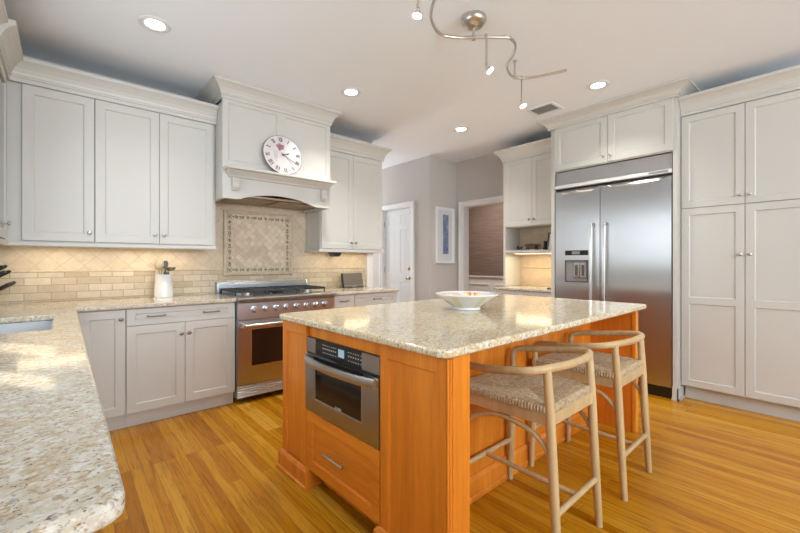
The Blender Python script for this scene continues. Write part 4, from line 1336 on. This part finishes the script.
# plinth mouldings
PLP = [(0, 0), (0.028, 0), (0.028, 0.012), (0.020, 0.018), (0.020, 0.088), (0.012, 0.100), (0, 0.104)]
mb = LB(); mb.sweep([(0.12, 1.288), (0.016, 1.288), (0.016, MW1 + 0.003), (0.09, MW1 + 0.003)], [(o, z) for o, z in PLP])
ibuild(mb, 'plinth', M['island'])
mb = LB(); mb.sweep([(0.09, MW0 - 0.003), (0.016, MW0 - 0.003), (0.016, 0.002), (0.139, 0.002)], [(o, z) for o, z in PLP])
ibuild(mb, 'plinth', M['island'])
# drawer under the microwave
mb = LB(TI); mb.shaker(MW0 + 0.002, MW1 - 0.002, 0.105, 0.414, n0=0.0, t=0.020, st=0.055, rail=0.052)
dw = mb.build('drawer', M['islandh'], isl, local=True)
mb = LB(TI)
va, vb = 0.625, 0.795
mb.cyl((va, 0.045, 0.256), (vb, 0.045, 0.256), 0.006, seg=10)
for v in (va + 0.03, vb - 0.03): mb.cyl((v, 0.018, 0.256), (v, 0.045, 0.256), 0.005, seg=8)
mb.build('handle', M['handle'], dw, local=True, smooth=True)
# beadboard back, baseboard, right end panel
mb = LB()
n_ = 18
for k in range(n_):
    u0 = 0.140 + k * (2.055 - 0.140) / n_; u1 = u0 + (2.055 - 0.140) / n_
    pts = [(u0, VB + 0.018), (u0, VB + 0.006), (u0 + 0.004, VB + 0.002), (u0 + 0.008, VB), (u1 - 0.003, VB), (u1, VB + 0.006), (u1, VB + 0.018)]
    mb.prism(pts, 'z', 0.0, 0.866)
ibuild(mb, 'beadboard', M['island'])
mb = LB(); mb.sweep([(0.140, VB - 0.0005), (2.055, VB - 0.0005)], [(0, 0), (0.022, 0), (0.022, 0.02), (0.016, 0.026), (0.016, 0.10), (0.006, 0.12), (0, 0.12)])
ibuild(mb, 'base_moulding', M['island'])
mb = LB(); mb.box(2.056, 0.045, 0.0, 2.094, VB + 0.018, 0.866); mb.box(2.050, 0.035, 0.0, 2.10, 0.062, 0.866, 0.003)
ibuild(mb, 'end_panel', M['island'])

# microwave drawer in the island
mw = thing('microwave', 'stainless microwave drawer with black control strip built into the island', 'microwave', IO2, IR)
def mbuild(mb, name, mat, parent=None, **kw): return mb.build(name, mat, parent or mw, local=True, **kw)
za0, za1 = 0.424, 0.806
mb = MB(); mb.box(0.045, MW0 + 0.005, za0 + 0.004, 0.50, MW1 - 0.005, za1 - 0.004); mbuild(mb, 'body', M['cavity'])
TM = lambda a, n, z: Vector((0.030 - n, a, z))
# control strip
mb = MB(TM); mb.box(MW0 + 0.002, -0.012, 0.722, MW1 - 0.002, 0.008, za1)
mb.cur = 1
rs = random.Random(3)
for (v0, v1) in ((0.500, 0.635), (0.725, 0.860)):
    for row in range(3):
        z = 0.744 + row * 0.019
        v = v0
        while v < v1 - 0.012:
            L = 0.006 + 0.006 * rs.random()
            if row == 1: mb.box(v, 0.0079, z, v + 0.009, 0.0086, z + 0.006)
            else: mb.box(v, 0.0079, z, v + L, 0.0086, z + 0.0035)
            v += 0.019
strip_ = mbuild(mb, 'control_strip', [M['black'], M['print_']])
mb = MB(TM); mb.box(MW0 + 0.0015, 0.008, 0.728, MW0 + 0.125, 0.014, 0.803, 0.001); mbuild(mb, 'strip_end', M['steel'], strip_)
mb = MB(TM); mb.box(MW1 - 0.088, 0.008, 0.728, MW1 - 0.0015, 0.014, 0.803, 0.001); mbuild(mb, 'strip_end', M['steel'], strip_)
mb = MB(TM); mb.box(0.655, 0.008, 0.748, 0.705, 0.0088, 0.786); mbuild(mb, 'display', M['display'], strip_)
# drawer front with window: slightly bowed at its right end like the photo
mb = MB(TM)
gw0, gw1, gz0, gz1 = 0.500, 0.900, 0.500, 0.676
f0, f1, g0, g1 = MW0 + 0.001, MW1 - 0.001, za0, 0.718
for (a0, z0, a1, z1) in ((f0, g0, gw0, g1), (gw1, g0, f1, g1), (gw0, g0, gw1, gz0), (gw0, gz1, gw1, g1)):
    mb.box(a0, -0.010, z0, a1, 0.022, z1)
fd = mbuild(mb, 'drawer_front', M['steel'])
mb = MB(TM); mb.box(gw0 - 0.012, 0.0222, gz1 + 0.002, gw1 + 0.012, 0.0228, g1 - 0.002)
mbuild(mb, 'black_band', M['black'], fd)
mb = MB(TM); mb.box(gw0, 0.004, gz0, gw1, 0.019, gz1); mbuild(mb, 'window', M['glass'], fd)
mb = MB(TM)
for (a0, z0, a1, z1) in ((gw0 - 0.007, gz0 - 0.007, gw1 + 0.007, gz0), (gw0 - 0.007, gz0, gw0, gz1), (gw1, gz0, gw1 + 0.007, gz1)):
    mb.box(a0, 0.022, z0, a1, 0.0245, z1, 0.0008)
mbuild(mb, 'window_trim', M['handle'], fd)
mb = MB(TM)
pts = []
for k in range(17):
    u = k / 16.0
    pts.append((f0 + 0.012 + (f1 - f0 - 0.024) * u, 0.030 + 0.034 * math.sin(math.pi * u) ** 0.7, 0.693))
rings = []
for (a, n, z) in pts:
    rings.append(mb.verts([(a, n - 0.007, z - 0.020), (a, n + 0.004, z - 0.020), (a, n + 0.008, z - 0.008), (a, n + 0.008, z + 0.008), (a, n + 0.004, z + 0.020), (a, n - 0.007, z + 0.020)]))
for i in range(len(rings) - 1):
    for k in range(6):
        mb.face([rings[i][k], rings[i][(k + 1) % 6], rings[i + 1][(k + 1) % 6], rings[i + 1][k]])
mb.face(rings[0]); mb.face(rings[-1])
mb.box(f0 + 0.004, 0.022, 0.676, f0 + 0.024, 0.034, 0.710); mb.box(f1 - 0.024, 0.022, 0.676, f1 - 0.004, 0.034, 0.710)
mbuild(mb, 'handle', M['handle'], fd, smooth=True)
# small white maker's lettering
def text_obj(txt, size, mat, X, name, parent):
    cu = bpy.data.curves.new(name, 'FONT'); cu.body = txt; cu.size = size; cu.extrude = 0.0003; cu.align_x = 'CENTER'
    to = bpy.data.objects.new(name + '_src', cu)
    me = bpy.data.meshes.new_from_object(to)
    bpy.data.objects.remove(to)
    me.transform(X); me.materials.append(mat)
    o = bpy.data.objects.new(name, me); COL.objects.link(o)
    if parent: o.parent = parent
    return o
XT = Matrix.Translation((0.0105, 0.690, 0.499)) @ Matrix(((0, 0, -1, 0), (-1, 0, 0, 0), (0, 1, 0, 0), (0, 0, 0, 1)))
text_obj('SHARP', 0.018, M['print_'], XT, 'lettering', fd)

# bowl
bw = thing('bowl', 'wide white ceramic bowl with painted orange and yellow inside, on the island', 'bowl', (1.956, 1.60, ZT))
mb = MB()
outp = [(0.084, 0.0), (0.088, 0.002), (0.086, 0.012), (0.082, 0.016), (0.110, 0.034), (0.150, 0.064), (0.184, 0.088), (0.196, 0.093), (0.199, 0.098), (0.196, 0.103), (0.186, 0.102), (0.176, 0.095)]
mb.lathe(outp, (1.956, 1.60, ZT + 0.0005), 48, caps=False)
mb.lathe([(0.084, 0.0), (0.002, 0.003)], (1.956, 1.60, ZT + 0.0005), 48, caps=False)
mb.build('body', M['white'], bw, smooth=True)
mb = MB(); mb.lathe([(0.176, 0.0948), (0.140, 0.068), (0.100, 0.040), (0.060, 0.026), (0.002, 0.022)], (1.956, 1.60, ZT + 0.0005), 48, caps=False)
mb.build('painted_inside', M['bowlin'], bw, smooth=True)
for a in range(6):
    ang = R(-165 + 60 * a)
    mb = MB()
    prev = None
    for i in range(3, 7):
        r, h = outp[i][0] + 0.0006, outp[i][1]
        v = mb.verts([(1.956 + r * math.cos(ang + s * 0.018 / r), 1.60 + r * math.sin(ang + s * 0.018 / r), ZT + h - 0.0003) for s in (-1, 1)])
        if prev: mb.face([prev[0], prev[1], v[1], v[0]])
        prev = v
    mb.build('stripe', M['olive'], bw)

# ================================================================== STOOLS
def make_stool():
    st = thing('bar_stool', 'pale wood counter stool with woven rush seat, nearer one at the island', 'stool', (0, 0, 0), 0, 'rush seat stools at the island')
    B = lambda mb, name, mat, **kw: mb.build(name, mat, st, local=True, **kw)
    # local frame: x along island, +y towards island, centre at (0, 0)
    zr = 0.775
    BL, FLx = 0.197, 0.240
    yb, yf = -0.245, 0.242
    for s in (-1, 1):
        mb = MB(); mb.tube([(s * BL, yb, 0), (s * (BL - 0.001), yb + 0.020, 0.33), (s * BL, yb + 0.034, 0.60), (s * (BL + 0.002), yb + 0.045, zr)], [0.0150, 0.0195, 0.0195, 0.0165], 14)
        B(mb, 'leg', M['stool'], smooth=True)
        mb = MB(); mb.tube([(s * FLx, yf, 0), (s * (FLx - 0.004), yf - 0.01, 0.33), (s * (FLx - 0.008), yf - 0.018, 0.62)], [0.0150, 0.0195, 0.0180], 14)
        B(mb, 'leg', M['stool'], smooth=True)
    # bent arm and back rail
    half = [(FLx - 0.008, yf - 0.02, 0.615), (FLx - 0.004, yf - 0.02, 0.690), (FLx + 0.004, yf - 0.035, 0.722), (FLx + 0.016, yf - 0.09, 0.735), (FLx + 0.034, 0.03, 0.748), (FLx + 0.036, -0.08, 0.762), (FLx + 0.012, -0.165, 0.774), (0.165, -0.215, 0.782), (0.085, -0.236, 0.785)]
    full = half + [(0, -0.241, 0.786)] + [(-x, y, z) for x, y, z in half[::-1]]
    mb = MB(); mb.tube(smoothpts(full, 7), 0.0165, 14)
    B(mb, 'arm_rail', M['stool'], smooth=True)
    # seat rails
    ys0, ys1 = yb + 0.034, yf - 0.018
    mb = MB()
    def beam(p, q, z0, z1, th):
        d = Vector((q[0] - p[0], q[1] - p[1])).normalized(); nn = Vector((-d.y, d.x)) * th / 2
        mb.prism([(p[0] + nn.x, p[1] + nn.y), (p[0] - nn.x, p[1] - nn.y), (q[0] - nn.x, q[1] - nn.y), (q[0] + nn.x, q[1] + nn.y)], 'z', z0, z1)
    beam((-BL, ys0), (BL, ys0), 0.555, 0.605, 0.022); beam((-FLx + .01, ys1), (FLx - .01, ys1), 0.555, 0.605, 0.022)
    beam((-BL, ys0), (-FLx + .008, ys1), 0.555, 0.605, 0.022); beam((BL, ys0), (FLx - .008, ys1), 0.555, 0.605, 0.022)
    B(mb, 'seat_frame', M['stool'], bevel=0.004)
    # woven seat: four triangles of cords meeting on the centre line
    mb = MB()
    c0, c1, c2, c3 = Vector((-BL - .010, ys0 - .004)), Vector((BL + .010, ys0 - .004)), Vector((FLx + .004, ys1 + .010)), Vector((-FLx - .004, ys1 + .010))
    cen = Vector((0, 0.0))
    def ztop(p, e):
        return 0.634 - 0.016 * e
    N = 34
    for (A, Bq) in ((c0, c1), (c1, c2), (c2, c3), (c3, c0)):
        ed = (Bq - A).normalized(); inn = Vector((-ed.y, ed.x))
        for k in range(N):
            f0_, f1_ = k / N, (k + 0.94) / N
            p0, p1 = A.lerp(Bq, f0_), A.lerp(Bq, f1_)
            # cord runs inward perpendicular to the edge up to the diagonal
            def dist(f):
                return min(f, 1 - f) * 2.0
            q0 = p0.lerp(cen, 1.0) if False else None
            tmid = (f0_ + f1_) / 2
            m0 = min(f0_, 1 - f0_) * 2; m1 = min(f1_, 1 - f1_) * 2
            e0 = A.lerp(cen, m0) if f0_ <= 0.5 else Bq.lerp(cen, m0)
            e1 = A.lerp(cen, m1) if f1_ <= 0.5 else Bq.lerp(cen, m1)
            pm = (p0 + p1) / 2; em = (e0 + e1) / 2
            zo, zi = 0.600, 0.634
            zc0 = 0.634; zc1 = 0.634 - 0.018 * (m0 + m1) / 2
            o0, o1, om = p0 - inn * 0.004, p1 - inn * 0.004, pm - inn * 0.009
            a_ = mb.verts([(o0.x, o0.y, 0.607), (om.x, om.y, 0.607), (o1.x, o1.y, 0.607)])
            b_ = mb.verts([(o0.x, o0.y, 0.628), (om.x, om.y, 0.629), (o1.x, o1.y, 0.628)])
            p0i, p1i, pmi = p0 + inn * 0.008, p1 + inn * 0.008, pm + inn * 0.008
            c_ = mb.verts([(p0i.x, p0i.y, zc0), (pmi.x, pmi.y, zc0 + 0.003), (p1i.x, p1i.y, zc0)])
            d_ = mb.verts([(e0.x, e0.y, zc1), (em.x, em.y, zc1 + 0.002), (e1.x, e1.y, zc1)])
            for (r0, r1) in ((a_, b_), (b_, c_), (c_, d_)):
                for i in range(2):
                    mb.face([r0[i], r0[i + 1], r1[i + 1], r1[i]])
    bt = mb.verts([(c0.x, c0.y, 0.607), (c1.x, c1.y, 0.607), (c2.x, c2.y, 0.607), (c3.x, c3.y, 0.607)])
    mb.face(bt)
    B(mb, 'seat', M['rush'], label='woven rush seat')
    # bentwood bows under the seat sides
    for s in (-1, 1):
        pts = [(s * (BL), yb + 0.027, 0.415), (s * (BL + 0.002), yb + 0.055, 0.465), (s * (BL + 0.008), yb + 0.115, 0.515), (s * (BL + 0.016), 0.0, 0.540), (s * (BL + 0.026), yf - 0.125, 0.515), (s * (FLx - 0.008), yf - 0.060, 0.465), (s * (FLx - 0.005), yf - 0.018, 0.415)]
        mb = MB(); mb.tube(smoothpts(pts, 6), 0.0105, 10)
        B(mb, 'bow', M['stool'], smooth=True)
    # stretchers: front and back, joined by one down the middle
    mb = MB(); mb.tube([(-FLx, yf - 0.006, 0.222), (FLx, yf - 0.006, 0.222)], 0.0125, 10); B(mb, 'stretcher', M['stool'], smooth=True)
    mb = MB(); mb.tube([(-BL, yb + 0.013, 0.213), (BL, yb + 0.013, 0.213)], 0.0130, 10); B(mb, 'stretcher', M['stool'], smooth=True)
    mb = MB(); mb.tube([(0, yb + 0.013, 0.213), (0, yf - 0.006, 0.222)], 0.0115, 10); B(mb, 'stretcher', M['stool'], smooth=True)
    return st
s1 = make_stool()
s2 = copy_tree(s1)
s1.location = (1.638, 0.978, 0); s1.rotation_euler = (0, 0, R(1))
s2.location = (2.332, 0.982, 0); s2.rotation_euler = (0, 0, R(1))
s2['label'] = 'pale wood counter stool with woven rush seat, the farther one nearer the refrigerator'

# ================================================================== COUNTER OBJECTS
cro = thing('utensil_crock', 'white ceramic crock of cooking utensils left of the range', 'crock', (0.648, 3.86, ZT))
mb = MB()
mb.lathe([(0.070, 0), (0.073, 0.004), (0.072, 0.02), (0.066, 0.12), (0.062, 0.175), (0.065, 0.186), (0.066, 0.196), (0.061, 0.197), (0.057, 0.18), (0.060, 0.02), (0.002, 0.015)], (0.648, 3.86, ZT + 0.0005), 36)
mb.build('body', M['white'], cro, smooth=True)
UTG = 'utensils in the white crock'
def utensil(name, label, base, tip, mat, head, hmat=None):
    o = thing(name, label, 'utensil', base, group=UTG)
    mb = MB(); mb.tube([base, tip], [0.006, 0.005], 8); mb.build('shaft', mat, o, smooth=True)
    m_ = MB(); head(m_, Vector(tip)); m_.build('head', hmat or mat, o, smooth=True)
cb = (0.648, 3.86, ZT + 0.02)
def spoonhead(sx, sy, sz): return lambda m_, p: m_.sphere((p.x, p.y, p.z + sz * 0.8), 1.0, sx, sy, sz)
utensil('wooden_spoon', 'grey wooden spoon leaning left in the crock', (0.660, 3.86, ZT + 0.018), (0.612, 3.865, ZT + 0.245), M['beech'], spoonhead(0.030, 0.008, 0.040))
utensil('slotted_spoon', 'grey slotted spoon standing at the back of the crock', (0.640, 3.885, ZT + 0.018), (0.640, 3.90, ZT + 0.250), M['beech'], spoonhead(0.028, 0.008, 0.040))
def spat(m_, p):
    m_.prism([(p.x - 0.016, p.z - 0.005), (p.x + 0.016, p.z - 0.005), (p.x + 0.022, p.z + 0.045), (p.x + 0.010, p.z + 0.062), (p.x - 0.012, p.z + 0.060), (p.x - 0.018, p.z + 0.03)], 'y', p.y - 0.006, p.y + 0.006)
utensil('spatula', 'black spatula standing upright in the crock', (0.655, 3.87, ZT + 0.018), (0.668, 3.900, ZT + 0.255), M['black'], spat)
def ladle(m_, p):
    m_.lathe([(0.002, -0.022), (0.026, -0.018), (0.040, 0.0), (0.042, 0.010), (0.038, 0.010), (0.030, -0.006), (0.002, -0.012)], (p.x + 0.012, p.y, p.z + 0.01), 20)
utensil('ladle', 'dark metal ladle leaning right in the crock', (0.630, 3.85, ZT + 0.018), (0.686, 3.850, ZT + 0.240), M['pewter'], ladle)
def turner(m_, p):
    m_.box(p.x - 0.022, p.y - 0.004, p.z - 0.012, p.x + 0.022, p.y + 0.004, p.z + 0.012, 0.002)
utensil('turner', 'black turner at the front rim of the crock', (0.640, 3.822, ZT + 0.018), (0.662, 3.818, ZT + 0.205), M['black'], turner)

# tablet / display by the hall
tb = thing('tablet', 'grey flat tablet speaker propped on the short worktop right of the range', 'tablet', (2.62, 3.88, ZT))
X = Matrix.Translation((2.625, 3.865, ZT + 0.004)) @ Matrix.Rotation(R(6), 4, 'Z') @ Matrix.Rotation(R(-11), 4, 'X')
m_ = MB(); m_.X = X; m_.box(-0.155, 0.0, 0.0, 0.155, 0.030, 0.172, 0.004); m_.build('body', M['black'], tb)
m_ = MB(); m_.X = X; m_.box(-0.149, -0.003, 0.004, 0.149, 0.0, 0.168, 0.001); m_.build('front', M['screen'], tb)
m_ = MB(); m_.X = X; m_.box(-0.149, -0.006, 0.020, 0.149, -0.003, 0.024); m_.box(-0.03, -0.012, 0.004, 0.03, -0.003, 0.018, 0.002); m_.build('dock', M['handle'], tb)

# knife block at the left edge
kb = thing('knife_block', 'brown wooden knife block at the left photo edge on the corner worktop', 'knife block', (-0.44, 3.78, ZT))
XK = Matrix.Translation((-0.435, 3.80, ZT + 0.001)) @ Matrix.Rotation(R(-14), 4, 'Z')
m_ = MB(); m_.X = XK
m_.prism([(-0.075, 0), (0.055, 0), (0.095, 0.075), (0.02, 0.225), (-0.075, 0.17)], 'y', -0.055, 0.055)
m_.build('block', M['knifew'], kb, bevel=0.004)
kdir = Vector((math.cos(R(33)), 0, math.sin(R(33))))
kd = 0
def knife(p, L, lab):
    o = thing('knife', lab, 'knife', (-0.4, 3.8, ZT), group='black handled knives in the block')
    P = Vector(p); q = P + kdir * L
    m_ = MB(); m_.X = XK
    m_.tube([tuple(P + kdir * 0.004), tuple(P + kdir * 0.02), tuple(P + kdir * (L * 0.6)), tuple(P + kdir * (L * 0.9)), tuple(q)], [0.008, 0.010, 0.011, 0.012, 0.008], 10)
    m_.build('handle', M['black'], o, smooth=True)
    m_ = MB(); m_.X = XK
    m_.cyl(tuple(P + kdir * 0.0005), tuple(P + kdir * 0.004), 0.010, seg=10)
    m_.build('bolster', M['handle'], o)
def onface(t_, y):   # along the sloping front face from low to high
    a_, b_ = Vector((0.095, y, 0.075)), Vector((0.02, y, 0.225))
    v = a_.lerp(b_, t_)
    return (v.x + 0.001, y, v.z + 0.0005)
for i, (t_, y, L, lab) in enumerate(((0.88, -0.030, 0.125, 'topmost front knife in the block at the left edge'), (0.88, 0.012, 0.130, 'topmost middle knife in the block at the left edge'),
        (0.66, -0.035, 0.120, 'knife in the second row of the block, front'), (0.64, 0.015, 0.130, 'knife in the second row of the block, back'),
        (0.16, -0.040, 0.100, 'short steak knife in the lowest row of the block, frontmost'), (0.17, -0.014, 0.105, 'short steak knife in the lowest row of the block, second from the front'),
        (0.18, 0.012, 0.108, 'short steak knife in the lowest row of the block, third from the front'), (0.19, 0.038, 0.110, 'short steak knife in the lowest row of the block, rearmost'))):
    knife(onface(t_, y), L, lab)

# picture in the hall return
pc = thing('picture', 'narrow white framed blue painting on the grey wall by the doorway', 'picture', (4.28, 3.91, 1.19))
px0, px1, pz0, pz1 = 4.085, 4.483, 1.188, 2.016
mb = MB()
picture_frame(mb, px0, px1, pz0, pz1, 0.045, [(0, 0), (0, 0.022), (0.15, 0.028), (0.8, 0.024), (1, 0.014), (1, 0)], 3.919)
mb.build('frame', M['trim'], pc)
mb = MB(); mb.box(px0 + 0.045, 3.908, pz0 + 0.045, px1 - 0.045, 3.918, pz1 - 0.045); mb.build('mat_board', M['mat'], pc)
mb = MB(); mb.box(4.232, 3.9065, 1.325, 4.352, 3.908, 1.91); mb.build('painting', M['paint'], pc)

# ================================================================== UNDER-CABINET LIGHTS
def ucl(x0, x1, label, power):
    o = thing('undercabinet_light', label, 'light', (0.5 * (x0 + x1), 3.80, 1.33))
    MB().box(x0, 3.76, 1.330, x1, 3.83, 1.3445).build('housing', M['trim'], o)
    MB().box(x0 + 0.01, 3.77, 1.328, x1 - 0.01, 3.82, 1.330).build('lens', M['strip'], o)
    lamp('undercabinet_lamp', 'AREA', (0.5 * (x0 + x1), 3.80, 1.325), power, (1.0, 0.80, 0.52), shape='RECTANGLE', size=x1 - x0, size_y=0.04)
ucl(-0.25, 0.15, 'slim warm light bar under the left corner wall cabinet', 0.7)
ucl(0.30, 0.85, 'slim warm light bar under the two door wall cabinet left of the hood', 0.9)
ucl(2.15, 2.28, 'short warm light bar under the right wall cabinet beside the hood', 0.3)
ucl(2.44, 2.80, 'slim warm light bar under the right wall cabinet above the tablet', 0.7)

# ================================================================== CEILING FIXTURES
def recessed(x, y, label, power=90):
    o = thing('recessed_light', label, 'ceiling light', (x, y, H), group='recessed ceiling lights')
    mb = MB()
    mb.lathe([(0.092, -0.0005), (0.092, -0.004), (0.088, -0.007), (0.066, -0.010), (0.055, -0.004), (0.055, -0.0005)], (x, y, H), 36)
    mb.build('trim_ring', M['trim'], o, smooth=True)
    MB().lathe([(0.0545, -0.0006), (0.0545, -0.0035), (0.002, -0.0035)], (x, y, H), 36).build('lens', M['bulb'], o)
    lamp('recessed_lamp', 'SPOT', (x, y, H - 0.015), power, (1.0, 0.97, 0.93), spot_size=R(120), spot_blend=1.0, shadow_soft_size=0.06)
recessed(0.443, 2.924, 'lit recessed ceiling light nearest the left wall cabinets', 28)
recessed(1.957, 2.930, 'lit recessed ceiling light right of the hood crown')
recessed(3.457, 2.911, 'lit recessed ceiling light nearest the hall, farthest from the camera', 70)
recessed(3.498, 1.410, 'lit recessed ceiling light in front of the refrigerator cabinet', 60)
# ceiling register
vt = thing('ceiling_vent', 'small white ceiling air register beside the refrigerator crown', 'vent', (3.62, 2.0, H))
mb = MB()
vx0, vx1, vy0, vy1 = 3.52, 3.75, 1.84, 2.12
for (a, b_, c_, d_) in ((vx0, vy0, vx1, vy0 + 0.03), (vx0, vy1 - 0.03, vx1, vy1), (vx0, vy0 + 0.03, vx0 + 0.03, vy1 - 0.03), (vx1 - 0.03, vy0 + 0.03, vx1, vy1 - 0.03)):
    mb.box(a, b_, H - 0.008, c_, d_, H - 0.0005)
mb.build('frame', M['trim'], vt)
MB().box(vx0 + 0.03, vy0 + 0.03, H - 0.0015, vx1 - 0.03, vy1 - 0.03, H - 0.0005).build('backing', M['dgrey'], vt)
for k in range(9):
    y = vy0 + 0.045 + k * 0.0235
    m_ = MB(); m_.prism([(y, H - 0.0016), (y + 0.003, H - 0.0016), (y + 0.012, H - 0.008), (y + 0.009, H - 0.008)], 'x', vx0 + 0.031, vx1 - 0.031); m_.build('louvre', M['mgrey'], vt)

# track light
tk = thing('track_light', 'brushed nickel curved track light with small spots hung from the ceiling', 'ceiling light', (1.95, 1.54, H))
mb = MB()
mb.lathe([(0.076, -0.0005), (0.080, -0.014), (0.076, -0.032), (0.060, -0.052), (0.032, -0.064), (0.012, -0.068), (0.002, -0.068)], (1.945, 1.535, H), 32)
mb.build('canopy', M['nickel'], tk, smooth=True)
ZR = 2.615
def at26(px, py, z=ZR):
    f = 387.0
    F = (math.cos(PHI), math.sin(PHI)); Rr = (math.sin(PHI), -math.cos(PHI))
    a = (px - 400) / f; t_ = (z - CAM_H) / ((262.5 - py) / f)
    return ((F[0] + a * Rr[0]) * t_, (F[1] + a * Rr[1]) * t_, z)
rail = [(1.22, 1.62, ZR), (1.30, 1.53, ZR), (1.376, 1.444, ZR), (1.435, 1.405, ZR), (1.480, 1.415, ZR), (1.512, 1.463, ZR), (1.560, 1.530, ZR), (1.636, 1.597, ZR), (1.764, 1.645, ZR), (1.882, 1.592, ZR), (1.973, 1.506, ZR), (2.068, 1.425, ZR), (2.125, 1.389, ZR), (2.219, 1.410, ZR), (2.314, 1.489, ZR), (2.399, 1.593, ZR), (2.530, 1.654, ZR), (2.642, 1.640, ZR), (2.729, 1.522, ZR), (2.794, 1.345, ZR)]
mb = MB(); mb.tube(smoothpts(rail, 6), 0.0085, 10, flat=1.25); mb.build('rail', M['nickel'], tk, smooth=True)
mb = MB(); mb.cyl((1.945, 1.535, H - 0.067), (1.945, 1.535, ZR - 0.014), 0.008, seg=12); mb.cyl((1.945, 1.535, ZR - 0.016), (1.945, 1.535, ZR + 0.014), 0.012, seg=12); mb.build('stem', M['nickel'], tk, smooth=True)
SX, SY, _ = at26(514.8, 77.0)
mb = MB(); mb.cyl((SX, SY, ZR - 0.012), (SX, SY, H - 0.006), 0.007, seg=10); mb.cyl((SX, SY, H - 0.006), (SX, SY, H - 0.0005), 0.016, seg=14); mb.cyl((SX, SY, ZR - 0.014), (SX, SY, ZR + 0.012), 0.010, seg=12); mb.build('standoff', M['nickel'], tk, smooth=True)
def head(x, y, L, aim, power):
    zb = ZR - L
    mb = MB(); mb.cyl((x, y, ZR + 0.014), (x, y, zb), 0.0062, seg=8); mb.cyl((x, y, ZR - 0.016), (x, y, ZR + 0.014), 0.0095, seg=10); mb.cyl((x, y, zb), (x, y, zb + 0.02), 0.008, seg=10)
    hd_ = mb.build('spot_head', M['nickel'], tk, smooth=True)
    d = Vector(aim).normalized()
    p = Vector((x, y, zb - 0.004))
    mb = MB(); mb.tube([tuple(p), tuple(p + d * 0.012), tuple(p + d * 0.036)], [0.009, 0.012, 0.025], 18); mb.build('shade', M['chrome'], hd_, smooth=True)
    mb = MB(); mb.tube([tuple(p + d * 0.0365), tuple(p + d * 0.040)], [0.0235, 0.022], 18); mb.build('bulb', M['bulb'], hd_, smooth=True)
    l = lamp('track_lamp', 'SPOT', tuple(p + d * 0.05), power, (1.0, 0.92, 0.82), spot_size=R(75), spot_blend=0.7, shadow_soft_size=0.02)
    l.rotation_euler = d.to_track_quat('-Z', 'Y').to_euler()
head(*at26(486.5, 36.5)[:2], 0.185, (0.30, -0.55, -0.8), 9)
head(*at26(521.5, 78.0)[:2], 0.180, (0.10, -0.35, -0.9), 9)
head(1.376, 1.444, 0.105, (-0.1, 0.1, -1), 9)
